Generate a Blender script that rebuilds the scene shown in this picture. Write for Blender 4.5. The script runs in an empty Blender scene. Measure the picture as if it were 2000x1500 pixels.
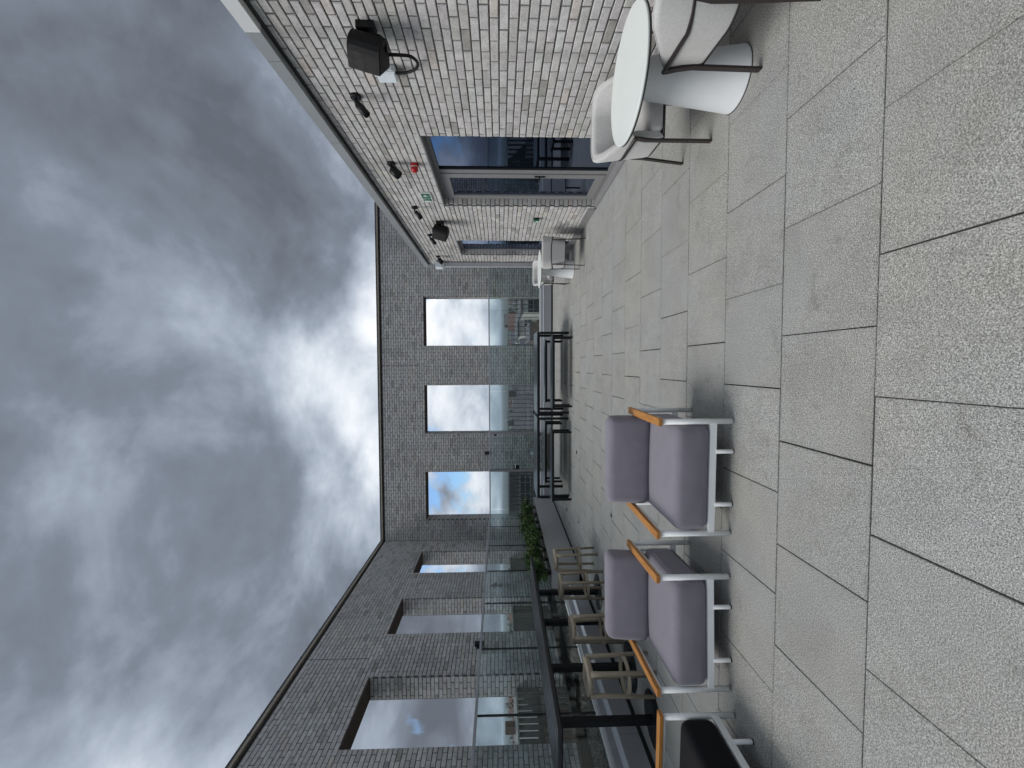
import bpy, bmesh, math, random
from mathutils import Vector, Matrix
rnd = random.Random(7)
rad = math.radians
scene = bpy.context.scene
C = scene.collection

# ---------------------------------------------------------------- camera
F_PX, YAW, PITCH, ROLL, EYE = 815.0, -0.0435, -0.0280, 0.005, 1.6
cy, sy, cp, sp = math.cos(YAW), math.sin(YAW), math.cos(PITCH), math.sin(PITCH)
W_ = Vector((sy * cp, cy * cp, sp)); R0 = Vector((cy, -sy, 0)); D0 = W_.cross(R0)
R_ = R0 * math.cos(ROLL) + D0 * math.sin(ROLL)
D_ = -R0 * math.sin(ROLL) + D0 * math.cos(ROLL)
cam = bpy.data.cameras.new('camera')
cam.sensor_width = 36.0; cam.sensor_fit = 'HORIZONTAL'; cam.lens = F_PX / 2000 * 36
cam.clip_start = 0.05; cam.clip_end = 30000
camo = bpy.data.objects.new('camera', cam); C.objects.link(camo)
# the photograph lies on its side: picture-right is world-down, picture-up is world-right
camo.matrix_world = Matrix(((D_.x, R_.x, -W_.x, 0), (D_.y, R_.y, -W_.y, 0), (D_.z, R_.z, -W_.z, EYE), (0, 0, 0, 1)))
scene.camera = camo
EYEV = Vector((0, 0, EYE))
def pix(p):
    v = Vector(p) - EYEV; z = v.dot(W_)
    if z < 0.05: return None
    return 1000 + F_PX * v.dot(D_) / z, 750 - F_PX * v.dot(R_) / z

# ---------------------------------------------------------------- node helpers
def nd(nt, typ, ins=None, **kw):
    n = nt.nodes.new(typ)
    for k, v in kw.items(): setattr(n, k, v)
    for k, v in (ins or {}).items():
        s = n.inputs[k]
        if isinstance(v, bpy.types.NodeSocket): nt.links.new(v, s)
        else: s.default_value = v
    return n
def mth(nt, op, a, b=None, c=None, clamp=False):
    i = {0: a}
    if b is not None: i[1] = b
    if c is not None: i[2] = c
    return nd(nt, 'ShaderNodeMath', i, operation=op, use_clamp=clamp).outputs[0]
def vmth(nt, op, a, b=None):
    i = {0: a}
    if b is not None: i[1] = b
    return nd(nt, 'ShaderNodeVectorMath', i, operation=op).outputs[0]
def ramp(nt, fac, stops, interp='LINEAR'):
    n = nd(nt, 'ShaderNodeValToRGB', {0: fac}); cr = n.color_ramp; cr.interpolation = interp
    while len(cr.elements) < len(stops): cr.elements.new(0.5)
    for e, (p, c) in zip(cr.elements, stops):
        e.position = p
        e.color = (c, c, c, 1) if isinstance(c, (int, float)) else (*c, 1)
    return n.outputs[0]
def mixc(nt, fac, a, b, mode='MIX'):
    n = nt.nodes.new('ShaderNodeMix'); n.data_type = 'RGBA'; n.blend_type = mode
    for s, v in ((n.inputs[0], fac), (n.inputs[6], a), (n.inputs[7], b)):
        if isinstance(v, bpy.types.NodeSocket): nt.links.new(v, s)
        elif isinstance(v, tuple) and len(v) == 3: s.default_value = (*v, 1)
        else: s.default_value = v
    return n.outputs[2]
def noise(nt, vec, scale, detail=4, rough=0.5, dist=0.0):
    return nd(nt, 'ShaderNodeTexNoise', {'Vector': vec, 'Scale': scale, 'Detail': detail, 'Roughness': rough, 'Distortion': dist}).outputs[0]

# ---------------------------------------------------------------- sky, sun, exposure
EXPOSURE = 0.85
SUN_EL, SUN_AZ = rad(57), rad(94)          # azimuth measured from straight ahead towards the left
sun_dir = Vector((-math.sin(SUN_AZ) * math.cos(SUN_EL), math.cos(SUN_AZ) * math.cos(SUN_EL), math.sin(SUN_EL)))
scene.view_settings.view_transform = 'Standard'; scene.view_settings.look = 'None'
scene.view_settings.exposure = EXPOSURE; scene.view_settings.gamma = 1.0
scene.view_settings.use_curve_mapping = False
scene.cycles.use_denoising = True
scene.cycles.max_bounces = 10; scene.cycles.transparent_max_bounces = 24

world = bpy.data.worlds.new('World'); scene.world = world; world.use_nodes = True
wt = world.node_tree; wt.nodes.clear()
tc = nd(wt, 'ShaderNodeTexCoord').outputs['Generated']
sx = nd(wt, 'ShaderNodeSeparateXYZ', {0: tc})
zc = mth(wt, 'MAXIMUM', sx.outputs[2], 0.0)
zd = mth(wt, 'ADD', zc, 0.55)
P = nd(wt, 'ShaderNodeCombineXYZ', {0: mth(wt, 'DIVIDE', sx.outputs[0], zd), 1: mth(wt, 'DIVIDE', sx.outputs[1], zd), 2: 0.0}).outputs[0]
P1 = vmth(wt, 'ADD', P, (31.87, 10.7, 14.74))
n1 = noise(wt, P1, 1.38, 2, 0.5, 0.5)
n2 = noise(wt, P1, 3.4, 7, 0.55, 0.3)
n3 = noise(wt, vmth(wt, 'ADD', P, (9.1, 2.2, 0.0)), 12.0, 7, 0.60, 0.2)
cl = mth(wt, 'ADD', mth(wt, 'ADD', mth(wt, 'MULTIPLY', n1, 0.60), mth(wt, 'MULTIPLY', n2, 0.34)), mth(wt, 'MULTIPLY', n3, 0.06))
# low cloud banks towards the horizon are lit brighter than the grey deck overhead
low = nd(wt, 'ShaderNodeMapRange', {0: sx.outputs[2], 1: 0.52, 2: 0.05, 3: 0.0, 4: 1.0}, interpolation_type='SMOOTHSTEP').outputs[0]
cl = mth(wt, 'MULTIPLY_ADD', mth(wt, 'SUBTRACT', cl, 0.49), 1.45, 0.500)
cl = mth(wt, 'ADD', cl, mth(wt, 'MULTIPLY', low, 0.060))
deck = ramp(wt, cl, [(0.34, (0.140, 0.160, 0.195)), (0.44, (0.225, 0.260, 0.320)), (0.50, (0.350, 0.405, 0.490)),
                     (0.56, (0.520, 0.585, 0.680)), (0.62, (0.780, 0.840, 0.920)), (0.70, (1.10, 1.13, 1.17))])
sky = nd(wt, 'ShaderNodeTexSky', sky_type='NISHITA', sun_disc=False)
sky.sun_elevation = SUN_EL; sky.sun_rotation = -SUN_AZ
sky.air_density = 1.0; sky.dust_density = 0.6; sky.ozone_density = 1.5
skyc = mixc(wt, 1.0, sky.outputs[0], (0.095, 0.125, 0.165), 'MULTIPLY')
gapn = noise(wt, vmth(wt, 'ADD', tc, (13.46, 9.91, 14.65)), 5.5, 5, 0.55, 0.3)
gap = nd(wt, 'ShaderNodeMapRange', {0: gapn, 1: 0.555, 2: 0.65, 3: 0.0, 4: 1.0}, interpolation_type='SMOOTHSTEP').outputs[0]
gap = mth(wt, 'MULTIPLY', gap, nd(wt, 'ShaderNodeMapRange', {0: sx.outputs[2], 1: 0.24, 2: 0.15, 3: 0.0, 4: 1.0}).outputs[0])
gap = mth(wt, 'MULTIPLY', gap, nd(wt, 'ShaderNodeMapRange', {0: sx.outputs[2], 1: 0.04, 2: 0.075, 3: 0.0, 4: 1.0}).outputs[0])
col = mixc(wt, gap, deck, skyc)
SKY_K = 0.5 ** EXPOSURE
bg = nd(wt, 'ShaderNodeBackground', {0: col, 1: SKY_K * 0.95})
out = nd(wt, 'ShaderNodeOutputWorld', {0: bg.outputs[0]})

sun = bpy.data.lights.new('sun', 'SUN'); sun.energy = 1.5; sun.angle = rad(36); sun.color = (1.0, 0.975, 0.94)
suno = bpy.data.objects.new('sun', sun); C.objects.link(suno)
suno.rotation_euler = (-sun_dir).to_track_quat('-Z', 'Y').to_euler(); suno.location = (-6, 4, 14)

# ---------------------------------------------------------------- mesh helpers
class MB:
    def __init__(s): s.v = []; s.f = []; s.t = []; s.sm = []
    def add(s, vs, fs, tint=None, smooth=False):
        o = len(s.v); s.v += [tuple(v) for v in vs]; s.f += [tuple(i + o for i in f) for f in fs]
        s.t += [tint] * len(vs); s.sm += [smooth] * len(fs); return s
    def box(s, x0, x1, y0, y1, z0, z1):
        v = [(x0, y0, z0), (x1, y0, z0), (x1, y1, z0), (x0, y1, z0), (x0, y0, z1), (x1, y0, z1), (x1, y1, z1), (x0, y1, z1)]
        return s.add(v, [(0, 3, 2, 1), (4, 5, 6, 7), (0, 1, 5, 4), (1, 2, 6, 5), (2, 3, 7, 6), (3, 0, 4, 7)])
    def cbox(s, c, d): return s.box(c[0] - d[0] / 2, c[0] + d[0] / 2, c[1] - d[1] / 2, c[1] + d[1] / 2, c[2] - d[2] / 2, c[2] + d[2] / 2)
    def rbox(s, c, d, r, n=3, bulge=(0, 0, 0), mid=4, fn=None):
        """box with rounded edges (radius r) and softly bulging faces"""
        h = [x / 2 for x in d]
        def line(k):
            a = [-h[k] + r * (1 - math.cos(i / n * math.pi / 2)) * 1.0 for i in range(n)]
            m = [-(h[k] - r) + 2 * (h[k] - r) * i / mid for i in range(mid + 1)]
            return a + m + [-x for x in reversed(a)]
        L = [line(k) for k in range(3)]
        for ax in range(3):
            a, b = (ax + 1) % 3, (ax + 2) % 3
            for sg in (-1, 1):
                vs = []
                for u in L[a]:
                    for w in L[b]:
                        p = [0, 0, 0]; p[ax] = sg * h[ax]; p[a] = u; p[b] = w
                        q = [max(-(h[k] - r), min(h[k] - r, p[k])) for k in range(3)]
                        dv = Vector([p[k] - q[k] for k in range(3)]); dv.normalize(); dv *= r
                        pt = [q[k] + dv[k] for k in range(3)]
                        fu = (1 - (q[a] / (h[a] - r)) ** 2) * (1 - (q[b] / (h[b] - r)) ** 2)
                        pt[ax] += sg * bulge[ax] * fu
                        pt = [pt[k] + c[k] for k in range(3)]
                        vs.append(fn(pt) if fn else pt)
                nb = len(L[b]); fs = []
                for i in range(len(L[a]) - 1):
                    for j in range(nb - 1):
                        f = (i * nb + j, (i + 1) * nb + j, (i + 1) * nb + j + 1, i * nb + j + 1)
                        fs.append(f if sg > 0 else f[::-1])
                s.add(vs, fs, None, True)
        return s
    def tube(s, pts, r, n=8, closed=False, sec=None, up=(0, 0, 1)):
        """sweep a round (radius r) or rectangular (sec=(w,h)) section along pts"""
        pts = [Vector(p) for p in pts]; m = len(pts); vs = []; upv = Vector(up)
        if sec: ring0 = [(-sec[0] / 2, -sec[1] / 2), (sec[0] / 2, -sec[1] / 2), (sec[0] / 2, sec[1] / 2), (-sec[0] / 2, sec[1] / 2)]; n = 4
        for i, p in enumerate(pts):
            a = pts[(i - 1) % m] if (closed or i > 0) else p; b = pts[(i + 1) % m] if (closed or i < m - 1) else p
            t = (b - a).normalized()
            u = upv if abs(t.dot(upv)) < 0.97 else Vector((1, 0, 0)) if abs(t.x) < 0.9 else Vector((0, 1, 0))
            x = t.cross(u).normalized(); y = x.cross(t).normalized()
            rr = r[i] if isinstance(r, (list, tuple)) else r
            for k in range(n):
                if sec: a_, b_ = ring0[k]
                else: an = 2 * math.pi * k / n; a_, b_ = rr * math.cos(an), rr * math.sin(an)
                vs.append(p + x * a_ + y * b_)
        fs = []
        for i in range(m if closed else m - 1):
            for k in range(n):
                i2 = (i + 1) % m
                fs.append((i * n + k, i * n + (k + 1) % n, i2 * n + (k + 1) % n, i2 * n + k))
        if not closed: fs += [tuple(range(n))[::-1], tuple((m - 1) * n + k for k in range(n))]
        return s.add(vs, fs, None, not sec)
    def lathe(s, prof, n=32, c=(0, 0, 0), cap=True):
        vs = []; fs = []
        for r, z in prof:
            for k in range(n):
                a = 2 * math.pi * k / n; vs.append((c[0] + r * math.cos(a), c[1] + r * math.sin(a), c[2] + z))
        for i in range(len(prof) - 1):
            for k in range(n): fs.append((i * n + k, i * n + (k + 1) % n, (i + 1) * n + (k + 1) % n, (i + 1) * n + k))
        s.add(vs, fs, None, True)
        if cap:
            o = len(s.v) - len(vs)
            s.f += [tuple(o + k for k in range(n))[::-1], tuple(o + (len(prof) - 1) * n + k for k in range(n))]; s.sm += [False, False]
        return s
    def prism(s, poly, ax, a0, a1):
        """extrude a 2D polygon along axis ax (0/1/2) from a0 to a1; poly is in the other two axes, in order"""
        o1, o2 = [k for k in range(3) if k != ax]; n = len(poly); vs = []
        for a in (a0, a1):
            for p in poly:
                q = [0, 0, 0]; q[ax] = a; q[o1] = p[0]; q[o2] = p[1]; vs.append(q)
        return s.add(vs, [tuple(range(n))[::-1], tuple(range(n, 2 * n))] + [(k, (k + 1) % n, n + (k + 1) % n, n + k) for k in range(n)])
    def xf(s, M):
        s.v = [tuple(M @ Vector(v)) for v in s.v]; return s
    def mesh(s, name, m):
        me = bpy.data.meshes.new(name); me.from_pydata(s.v, [], s.f)
        if any(t is not None for t in s.t):
            a = me.attributes.new('tint', 'FLOAT_COLOR', 'POINT'); buf = []
            for t in s.t: buf += [*(t or (1, 1, 1)), 1.0]
            a.data.foreach_set('color', buf)
        me.polygons.foreach_set('use_smooth', s.sm)
        me.materials.append(m); me.update()
        return me
    def build(s, name, m, parent=None, off=None, fix=True):
        if off is not None: s.v = [(v[0] - off[0], v[1] - off[1], v[2] - off[2]) for v in s.v]
        me = s.mesh(name, m)
        if fix:
            bm = bmesh.new(); bm.from_mesh(me)
            if len(s.sm) and any(s.sm): bmesh.ops.remove_doubles(bm, verts=bm.verts, dist=0.00005)
            bmesh.ops.recalc_face_normals(bm, faces=bm.faces); bm.to_mesh(me); bm.free()
        return link(name, me, parent)
def bevel(o, w, seg=2):
    bm = bmesh.new(); bm.from_mesh(o.data)
    bmesh.ops.bevel(bm, geom=[e for e in bm.edges], offset=w, segments=seg, affect='EDGES', profile=0.6)
    bm.to_mesh(o.data); bm.free(); return o
def link(name, me, parent=None):
    o = bpy.data.objects.new(name, me); C.objects.link(o)
    if parent is not None: o.parent = parent
    return o
def tag(o, label, cat, group=None):
    o['label'] = label; o['category'] = cat
    if group: o['group'] = group
    return o
def thing(name, label, cat, loc=(0, 0, 0), rz=0.0, group=None):
    o = bpy.data.objects.new(name, None); C.objects.link(o); o.empty_display_size = 0.1
    o.location = loc; o.rotation_euler = (0, 0, rz); return tag(o, label, cat, group)
def struct(o, kind='structure'): o['kind'] = kind; return o
def dup(root, label, loc, rz=0.0):
    r = root.copy(); C.objects.link(r); r.location = loc; r.rotation_euler = (0, 0, rz); r['label'] = label
    for ch in list(root.children):
        c = ch.copy(); C.objects.link(c); c.parent = r
        for g in ch.children:
            d = g.copy(); C.objects.link(d); d.parent = c
    return r

# ---------------------------------------------------------------- materials
def newmat(name):
    m = bpy.data.materials.new(name); m.use_nodes = True; nt = m.node_tree; nt.nodes.clear()
    b = nd(nt, 'ShaderNodeBsdfPrincipled'); o = nd(nt, 'ShaderNodeOutputMaterial', {0: b.outputs[0]})
    return m, nt, b
def setb(nt, b, **kw):
    for k, v in kw.items():
        s = b.inputs[{'col': 'Base Color', 'rough': 'Roughness', 'metal': 'Metallic', 'normal': 'Normal', 'spec': 'Specular IOR Level', 'sheen': 'Sheen Weight', 'coat': 'Coat Weight'}[k]]
        if isinstance(v, bpy.types.NodeSocket): nt.links.new(v, s)
        elif isinstance(v, tuple): s.default_value = (*v, 1)
        else: s.default_value = v
def bump(nt, h, strength=0.3, dist=0.002): return nd(nt, 'ShaderNodeBump', {'Strength': strength, 'Distance': dist, 'Height': h}).outputs[0]
def pos(nt): return nd(nt, 'ShaderNodeNewGeometry').outputs['Position']
def objc(nt): return nd(nt, 'ShaderNodeTexCoord').outputs['Object']
def plain(name, col, rough=0.5, metal=0.0, var=0.10, scale=14, bmp=0.0, spec=0.5):
    m, nt, b = newmat(name); p = objc(nt)
    n = noise(nt, p, scale, 5, 0.6)
    c = mixc(nt, 1.0, col, ramp(nt, n, [(0.3, 1 - var), (0.7, 1 + var)]), 'MULTIPLY')
    setb(nt, b, col=c, metal=metal, spec=spec, rough=ramp(nt, noise(nt, p, scale * 1.7, 4), [(0.3, max(0, rough - 0.07)), (0.7, min(1, rough + 0.07))]))
    if bmp: setb(nt, b, normal=bump(nt, noise(nt, p, scale * 20, 3), bmp, 0.001))
    return m
M = {}
# brick: tint comes per brick, texture gives creases, pits and smears
m, nt, b = newmat('stock_brick'); p = pos(nt)
tint = nd(nt, 'ShaderNodeAttribute', attribute_name='tint').outputs[0]
ps = vmth(nt, 'MULTIPLY', p, (1.0, 1.0, 1.7))
cre = noise(nt, ps, 70, 5, 0.70, 1.9)
smear = noise(nt, p, 13, 3, 0.5, 0.5)
damp = noise(nt, vmth(nt, 'MULTIPLY', p, (0.6, 0.6, 0.35)), 1.5, 5, 0.62, 0.4)
c = mixc(nt, 1.0, tint, ramp(nt, cre, [(0.33, 0.25), (0.42, 0.80), (0.52, 0.98), (0.72, 1.16)]), 'MULTIPLY')
c = mixc(nt, 1.0, c, ramp(nt, smear, [(0.3, 0.86), (0.7, 1.10)]), 'MULTIPLY')
c = mixc(nt, 1.0, c, ramp(nt, damp, [(0.32, 0.76), (0.47, 1.0), (0.7, 1.05)]), 'MULTIPLY')
strk = noise(nt, vmth(nt, 'MULTIPLY', p, (3.2, 3.2, 0.22)), 2.0, 4, 0.6)
c = mixc(nt, 1.0, c, ramp(nt, strk, [(0.30, 0.84), (0.45, 1.0), (0.75, 1.04)]), 'MULTIPLY')
setb(nt, b, col=c, rough=0.9, spec=0.25, normal=bump(nt, cre, 0.7, 0.004)); M['brick'] = m
M['mortar'] = plain('mortar', (0.115, 0.112, 0.110), 0.95, 0, 0.25, 60, 0.5, 0.2)
# granite slabs: grey speckle, warmer and cooler areas, a random tone per slab
m, nt, b = newmat('granite_slab'); p = pos(nt)
orand = nd(nt, 'ShaderNodeObjectInfo').outputs['Random']
sp1 = noise(nt, p, 175, 3, 0.80)
sp2 = noise(nt, p, 340, 2, 0.8)
flk = nd(nt, 'ShaderNodeTexVoronoi', {'Vector': p, 'Scale': 150.0, 'Randomness': 1.0}).outputs['Distance']
blot = noise(nt, p, 2.6, 5, 0.65, 0.6)
warm = noise(nt, vmth(nt, 'ADD', p, (4, 9, 1)), 1.1, 4, 0.6)
stain = noise(nt, vmth(nt, 'ADD', p, (14, 3, 1)), 4.5, 6, 0.7, 0.8)
spk = mth(nt, 'ADD', mth(nt, 'MULTIPLY', sp1, 0.6), mth(nt, 'MULTIPLY', sp2, 0.4))
c = ramp(nt, spk, [(0.37, (0.025, 0.026, 0.028)), (0.45, (0.185, 0.186, 0.184)), (0.53, (0.330, 0.331, 0.327)), (0.61, (0.620, 0.622, 0.616))])
c = mixc(nt, 1.0, c, ramp(nt, flk, [(0.10, 0.60), (0.22, 1.0)]), 'MULTIPLY')
c = mixc(nt, 1.0, c, ramp(nt, warm, [(0.30, (0.98, 0.995, 0.985)), (0.5, (1.0, 1.0, 0.960)), (0.70, (1.02, 1.005, 0.925))]), 'MULTIPLY')
c = mixc(nt, 1.0, c, ramp(nt, blot, [(0.3, 0.86), (0.55, 1.0), (0.75, 1.05)]), 'MULTIPLY')
c = mixc(nt, 1.0, c, ramp(nt, stain, [(0.29, (0.78, 0.77, 0.74)), (0.41, (1.0, 1.0, 1.0))]), 'MULTIPLY')
c = mixc(nt, 1.0, c, ramp(nt, orand, [(0.0, 0.965), (0.5, 1.0), (1.0, 1.03)]), 'MULTIPLY')
# grime worked into the slab edges
oc = nd(nt, 'ShaderNodeSeparateXYZ', {0: vmth(nt, 'ABSOLUTE', objc(nt))})
edge = mth(nt, 'MAXIMUM', oc.outputs[0], oc.outputs[1])
edge = mth(nt, 'ADD', edge, mth(nt, 'MULTIPLY', mth(nt, 'SUBTRACT', stain, 0.5), 0.06))
c = mixc(nt, 1.0, c, ramp(nt, edge, [(0.0, 1.0), (0.275, 1.0), (0.310, 0.90)]), 'MULTIPLY')
setb(nt, b, col=c, rough=0.78, spec=0.35, normal=bump(nt, spk, 0.35, 0.002)); M['slab'] = m
# upholstery
def fabric(name, col, scale, var, weave=900, sheen=0.25):
    m, nt, b = newmat(name); p = objc(nt)
    w = noise(nt, vmth(nt, 'MULTIPLY', p, (1, 1, 1)), weave, 2, 0.5)
    n = noise(nt, p, scale, 4, 0.6)
    c = mixc(nt, 1.0, col, ramp(nt, n, [(0.3, 1 - var), (0.7, 1 + var)]), 'MULTIPLY')
    c = mixc(nt, 1.0, c, ramp(nt, w, [(0.35, 0.86), (0.65, 1.14)]), 'MULTIPLY')
    h = mth(nt, 'ADD', mth(nt, 'MULTIPLY', w, 0.15), noise(nt, p, 7, 3))
    setb(nt, b, col=c, rough=0.9, spec=0.2, sheen=sheen, normal=bump(nt, h, 0.25, 0.012)); M[name] = m
fabric('mauve_fabric', (0.200, 0.188, 0.222), 9, 0.06)
fabric('charcoal_fabric', (0.007, 0.007, 0.009), 9, 0.08, 900, 0.03)
fabric('oatmeal_fabric', (0.50, 0.495, 0.485), 60, 0.07, 420)
M['white_metal'] = plain('white_powder_coat', (0.80, 0.82, 0.82), 0.42, 0, 0.03, 9)
M['black_metal'] = plain('black_powder_coat', (0.006, 0.0065, 0.008), 0.48, 0, 0.2, 20, 0, 0.3)
M['bar_top'] = plain('black_bar_top', (0.018, 0.019, 0.022), 0.42, 0, 0.25, 6)
M['picnic_metal'] = plain('dark_slate_paint', (0.020, 0.030, 0.036), 0.36, 0, 0.2, 12)
M['brown_metal'] = plain('dark_brown_metal', (0.022, 0.015, 0.014), 0.45, 0, 0.2, 20)
M['taupe'] = plain('taupe_plastic', (0.36, 0.305, 0.225), 0.5, 0, 0.08, 18)
M['laminate'] = plain('white_laminate', (0.70, 0.74, 0.72), 0.38, 0, 0.02, 5)
M['black_edge'] = plain('black_edge', (0.015, 0.015, 0.016), 0.5)
M['cone_white'] = plain('white_cone_paint', (0.72, 0.74, 0.75), 0.5, 0, 0.03, 6)
M['alu'] = plain('grey_aluminium', (0.235, 0.232, 0.235), 0.45, 0.15, 0.05, 8)
M['fascia_lit'] = plain('lit_fascia_metal', (0.62, 0.63, 0.63), 0.42, 0.1, 0.03, 3)  # fascia metal made paler: brighter light on the first panel is in the colour
M['fascia'] = plain('grey_fascia_metal', (0.27, 0.285, 0.295), 0.42, 0.1, 0.05, 3)
M['ledge'] = plain('pale_ledge', (0.55, 0.58, 0.62), 0.45, 0, 0.04, 4)
M['upstand'] = plain('grey_cladding', (0.36, 0.37, 0.39), 0.5, 0.0, 0.05, 4)
M['planter'] = plain('warm_grey_planter', (0.38, 0.38, 0.375), 0.6, 0, 0.06, 3)
M['dark_gap'] = plain('gap_shade_dark_parts', (0.03, 0.03, 0.032), 0.8)  # near-black puts the shade of gaps into the colour; also pots and substrate
M['flashing'] = plain('dark_flashing', (0.05, 0.05, 0.052), 0.5, 0.3)
M['tan_strip'] = plain('tan_strip', (0.33, 0.29, 0.235), 0.6, 0, 0.1, 5)
M['rail'] = plain('satin_rail', (0.38, 0.40, 0.43), 0.33, 0.4, 0.04, 6)
M['gasket'] = plain('black_gasket', (0.012, 0.014, 0.016), 0.6)
M['white_box'] = plain('white_plastic', (0.68, 0.74, 0.78), 0.45, 0, 0.04, 9)
M['red'] = plain('red_plastic', (0.42, 0.010, 0.012), 0.3, 0, 0.05, 9)
M['green'] = plain('sign_green', (0.008, 0.105, 0.060), 0.45, 0, 0.05, 9)
M['call_green'] = plain('call_point_green', (0.010, 0.16, 0.09), 0.35)
M['sign_white'] = plain('sign_white', (0.70, 0.74, 0.70), 0.45, 0, 0.03, 9)
M['soffit'] = plain('brown_soffit', (0.095, 0.066, 0.06), 0.8, 0, 0.15, 8)
M['slat'] = plain('grey_brown_slat', (0.105, 0.095, 0.085), 0.7, 0, 0.15, 12)
M['slat_rail'] = plain('pale_rail', (0.36, 0.36, 0.35), 0.5, 0, 0.08, 12)
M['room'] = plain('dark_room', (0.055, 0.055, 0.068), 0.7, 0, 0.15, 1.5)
M['downpipe'] = plain('downpipe_grey', (0.40, 0.41, 0.43), 0.45, 0.1, 0.05, 5)
M['soil'] = plain('dark_soil', (0.035, 0.028, 0.02), 0.95, 0, 0.4, 30)
M['stem'] = plain('brown_stem', (0.06, 0.045, 0.03), 0.9)
M['dry_leaf'] = plain('dry_leaf', (0.045, 0.040, 0.032), 0.85, 0, 0.3, 40)
M['foam_rubber'] = plain('black_rubber', (0.005, 0.005, 0.0055), 0.6, 0, 0.2, 20, 0, 0.25)
# teak with long grain
m, nt, b = newmat('oiled_teak'); p = objc(nt)
g1 = noise(nt, vmth(nt, 'MULTIPLY', p, (60, 5, 60)), 1.0, 5, 0.6, 0.8)
c = ramp(nt, g1, [(0.3, (0.30, 0.120, 0.022)), (0.55, (0.44, 0.195, 0.045)), (0.75, (0.52, 0.26, 0.075))])
setb(nt, b, col=c, rough=0.5, normal=bump(nt, g1, 0.2, 0.001)); M['teak'] = m
# gravel
m, nt, b = newmat('pea_gravel'); p = objc(nt)
rnd_c = nd(nt, 'ShaderNodeAttribute', attribute_name='tint').outputs[0]
setb(nt, b, col=rnd_c, rough=0.85, spec=0.3); M['gravel'] = m
# leaves
def leafmat(name, a, b_, c_):
    m, nt, b = newmat(name)
    t = nd(nt, 'ShaderNodeAttribute', attribute_name='tint').outputs[0]
    f = nd(nt, 'ShaderNodeSeparateXYZ', {0: t}).outputs[0]
    setb(nt, b, col=ramp(nt, f, [(0.0, a), (0.5, b_), (1.0, c_)]), rough=0.5, spec=0.4); M[name] = m
leafmat('leaf_green', (0.022, 0.050, 0.014), (0.062, 0.130, 0.026), (0.24, 0.31, 0.07))
leafmat('leaf_tree', (0.012, 0.022, 0.008), (0.024, 0.040, 0.014), (0.05, 0.07, 0.025))
leafmat('leaf_grass', (0.030, 0.050, 0.018), (0.045, 0.075, 0.025), (0.10, 0.13, 0.05))
leafmat('leaf_red', (0.030, 0.012, 0.012), (0.06, 0.02, 0.02), (0.14, 0.05, 0.035))
# glass: a coloured sheet that reflects by Fresnel
def glass(name, col, ior=1.5, rough=0.0, refl=(1, 1, 1)):
    m = bpy.data.materials.new(name); m.use_nodes = True; nt = m.node_tree; nt.nodes.clear()
    t = nd(nt, 'ShaderNodeBsdfTransparent', {0: (*col, 1)})
    g = nd(nt, 'ShaderNodeBsdfGlossy', {'Color': (*refl, 1), 'Roughness': rough})
    f0 = ((ior - 1) / (ior + 1)) ** 2           # Schlick, the same from both sides of the sheet
    fac = nd(nt, 'ShaderNodeLayerWeight', {0: 0.5}).outputs['Facing']
    fr = mth(nt, 'MULTIPLY_ADD', mth(nt, 'POWER', fac, 5.0), 1 - f0, f0)
    mx = nd(nt, 'ShaderNodeMixShader', {0: fr, 1: t.outputs[0], 2: g.outputs[0]})
    nd(nt, 'ShaderNodeOutputMaterial', {0: mx.outputs[0]}); M[name] = m
glass('balustrade_glass', (0.870, 0.925, 0.925), 1.58)
glass('window_glass', (0.22, 0.28, 0.42), 2.6, 0.0, (0.66, 0.78, 1.0))

# ---------------------------------------------------------------- brickwork
AX = {'back': ((1, 0, 0), (0, 1, 0), 0), 'left': ((0, 1, 0), (-1, 0, 0), 90), 'right': ((0, -1, 0), (1, 0, 0), -90), 'front': ((-1, 0, 0), (0, -1, 0), 180)}
def frame(o, ax):
    U, D, r = AX[ax]; U = Vector(U); D = Vector(D); o = Vector(o)
    return lambda u, d, z: o + U * u + D * d + Vector((0, 0, z))
BL, BH, BG = 0.225, 0.075, 0.0115
def tone(base=1.0):
    k = rnd.random()
    if k < 0.74: c = (0.555, 0.541, 0.528)
    elif k < 0.80: c = (0.560, 0.530, 0.485)
    elif k < 0.96: c = (0.475, 0.460, 0.447)
    else: c = (0.390, 0.372, 0.357)
    f = base * rnd.uniform(0.90, 1.08)
    return tuple(x * f * rnd.uniform(0.98, 1.02) for x in c)
def brick_vf(w, h, jit=0.0022):
    """one brick face: front, worn arris, sides; local x along, y into the wall, z up, centred"""
    a, c_ = w / 2, h / 2; j = lambda: rnd.uniform(-jit, jit)
    out = [(-a, -c_), (a, -c_), (a, c_), (-a, c_)]
    out = [(x + j(), z + j()) for x, z in out]
    y = rnd.uniform(-0.0022, 0.0022)
    vs = [(x * (1 - 0.0045 / a), y + j() * 0.6, z * (1 - 0.0045 / c_)) for x, z in out]
    vs += [(x, y + 0.0042, z) for x, z in out] + [(x, 0.020, z) for x, z in out]
    fs = [(0, 1, 2, 3)]
    for r in (0, 4):
        for k in range(4): fs.append((r + k, r + 4 + k, r + 4 + (k + 1) % 4, r + (k + 1) % 4))
    return vs, fs
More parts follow.
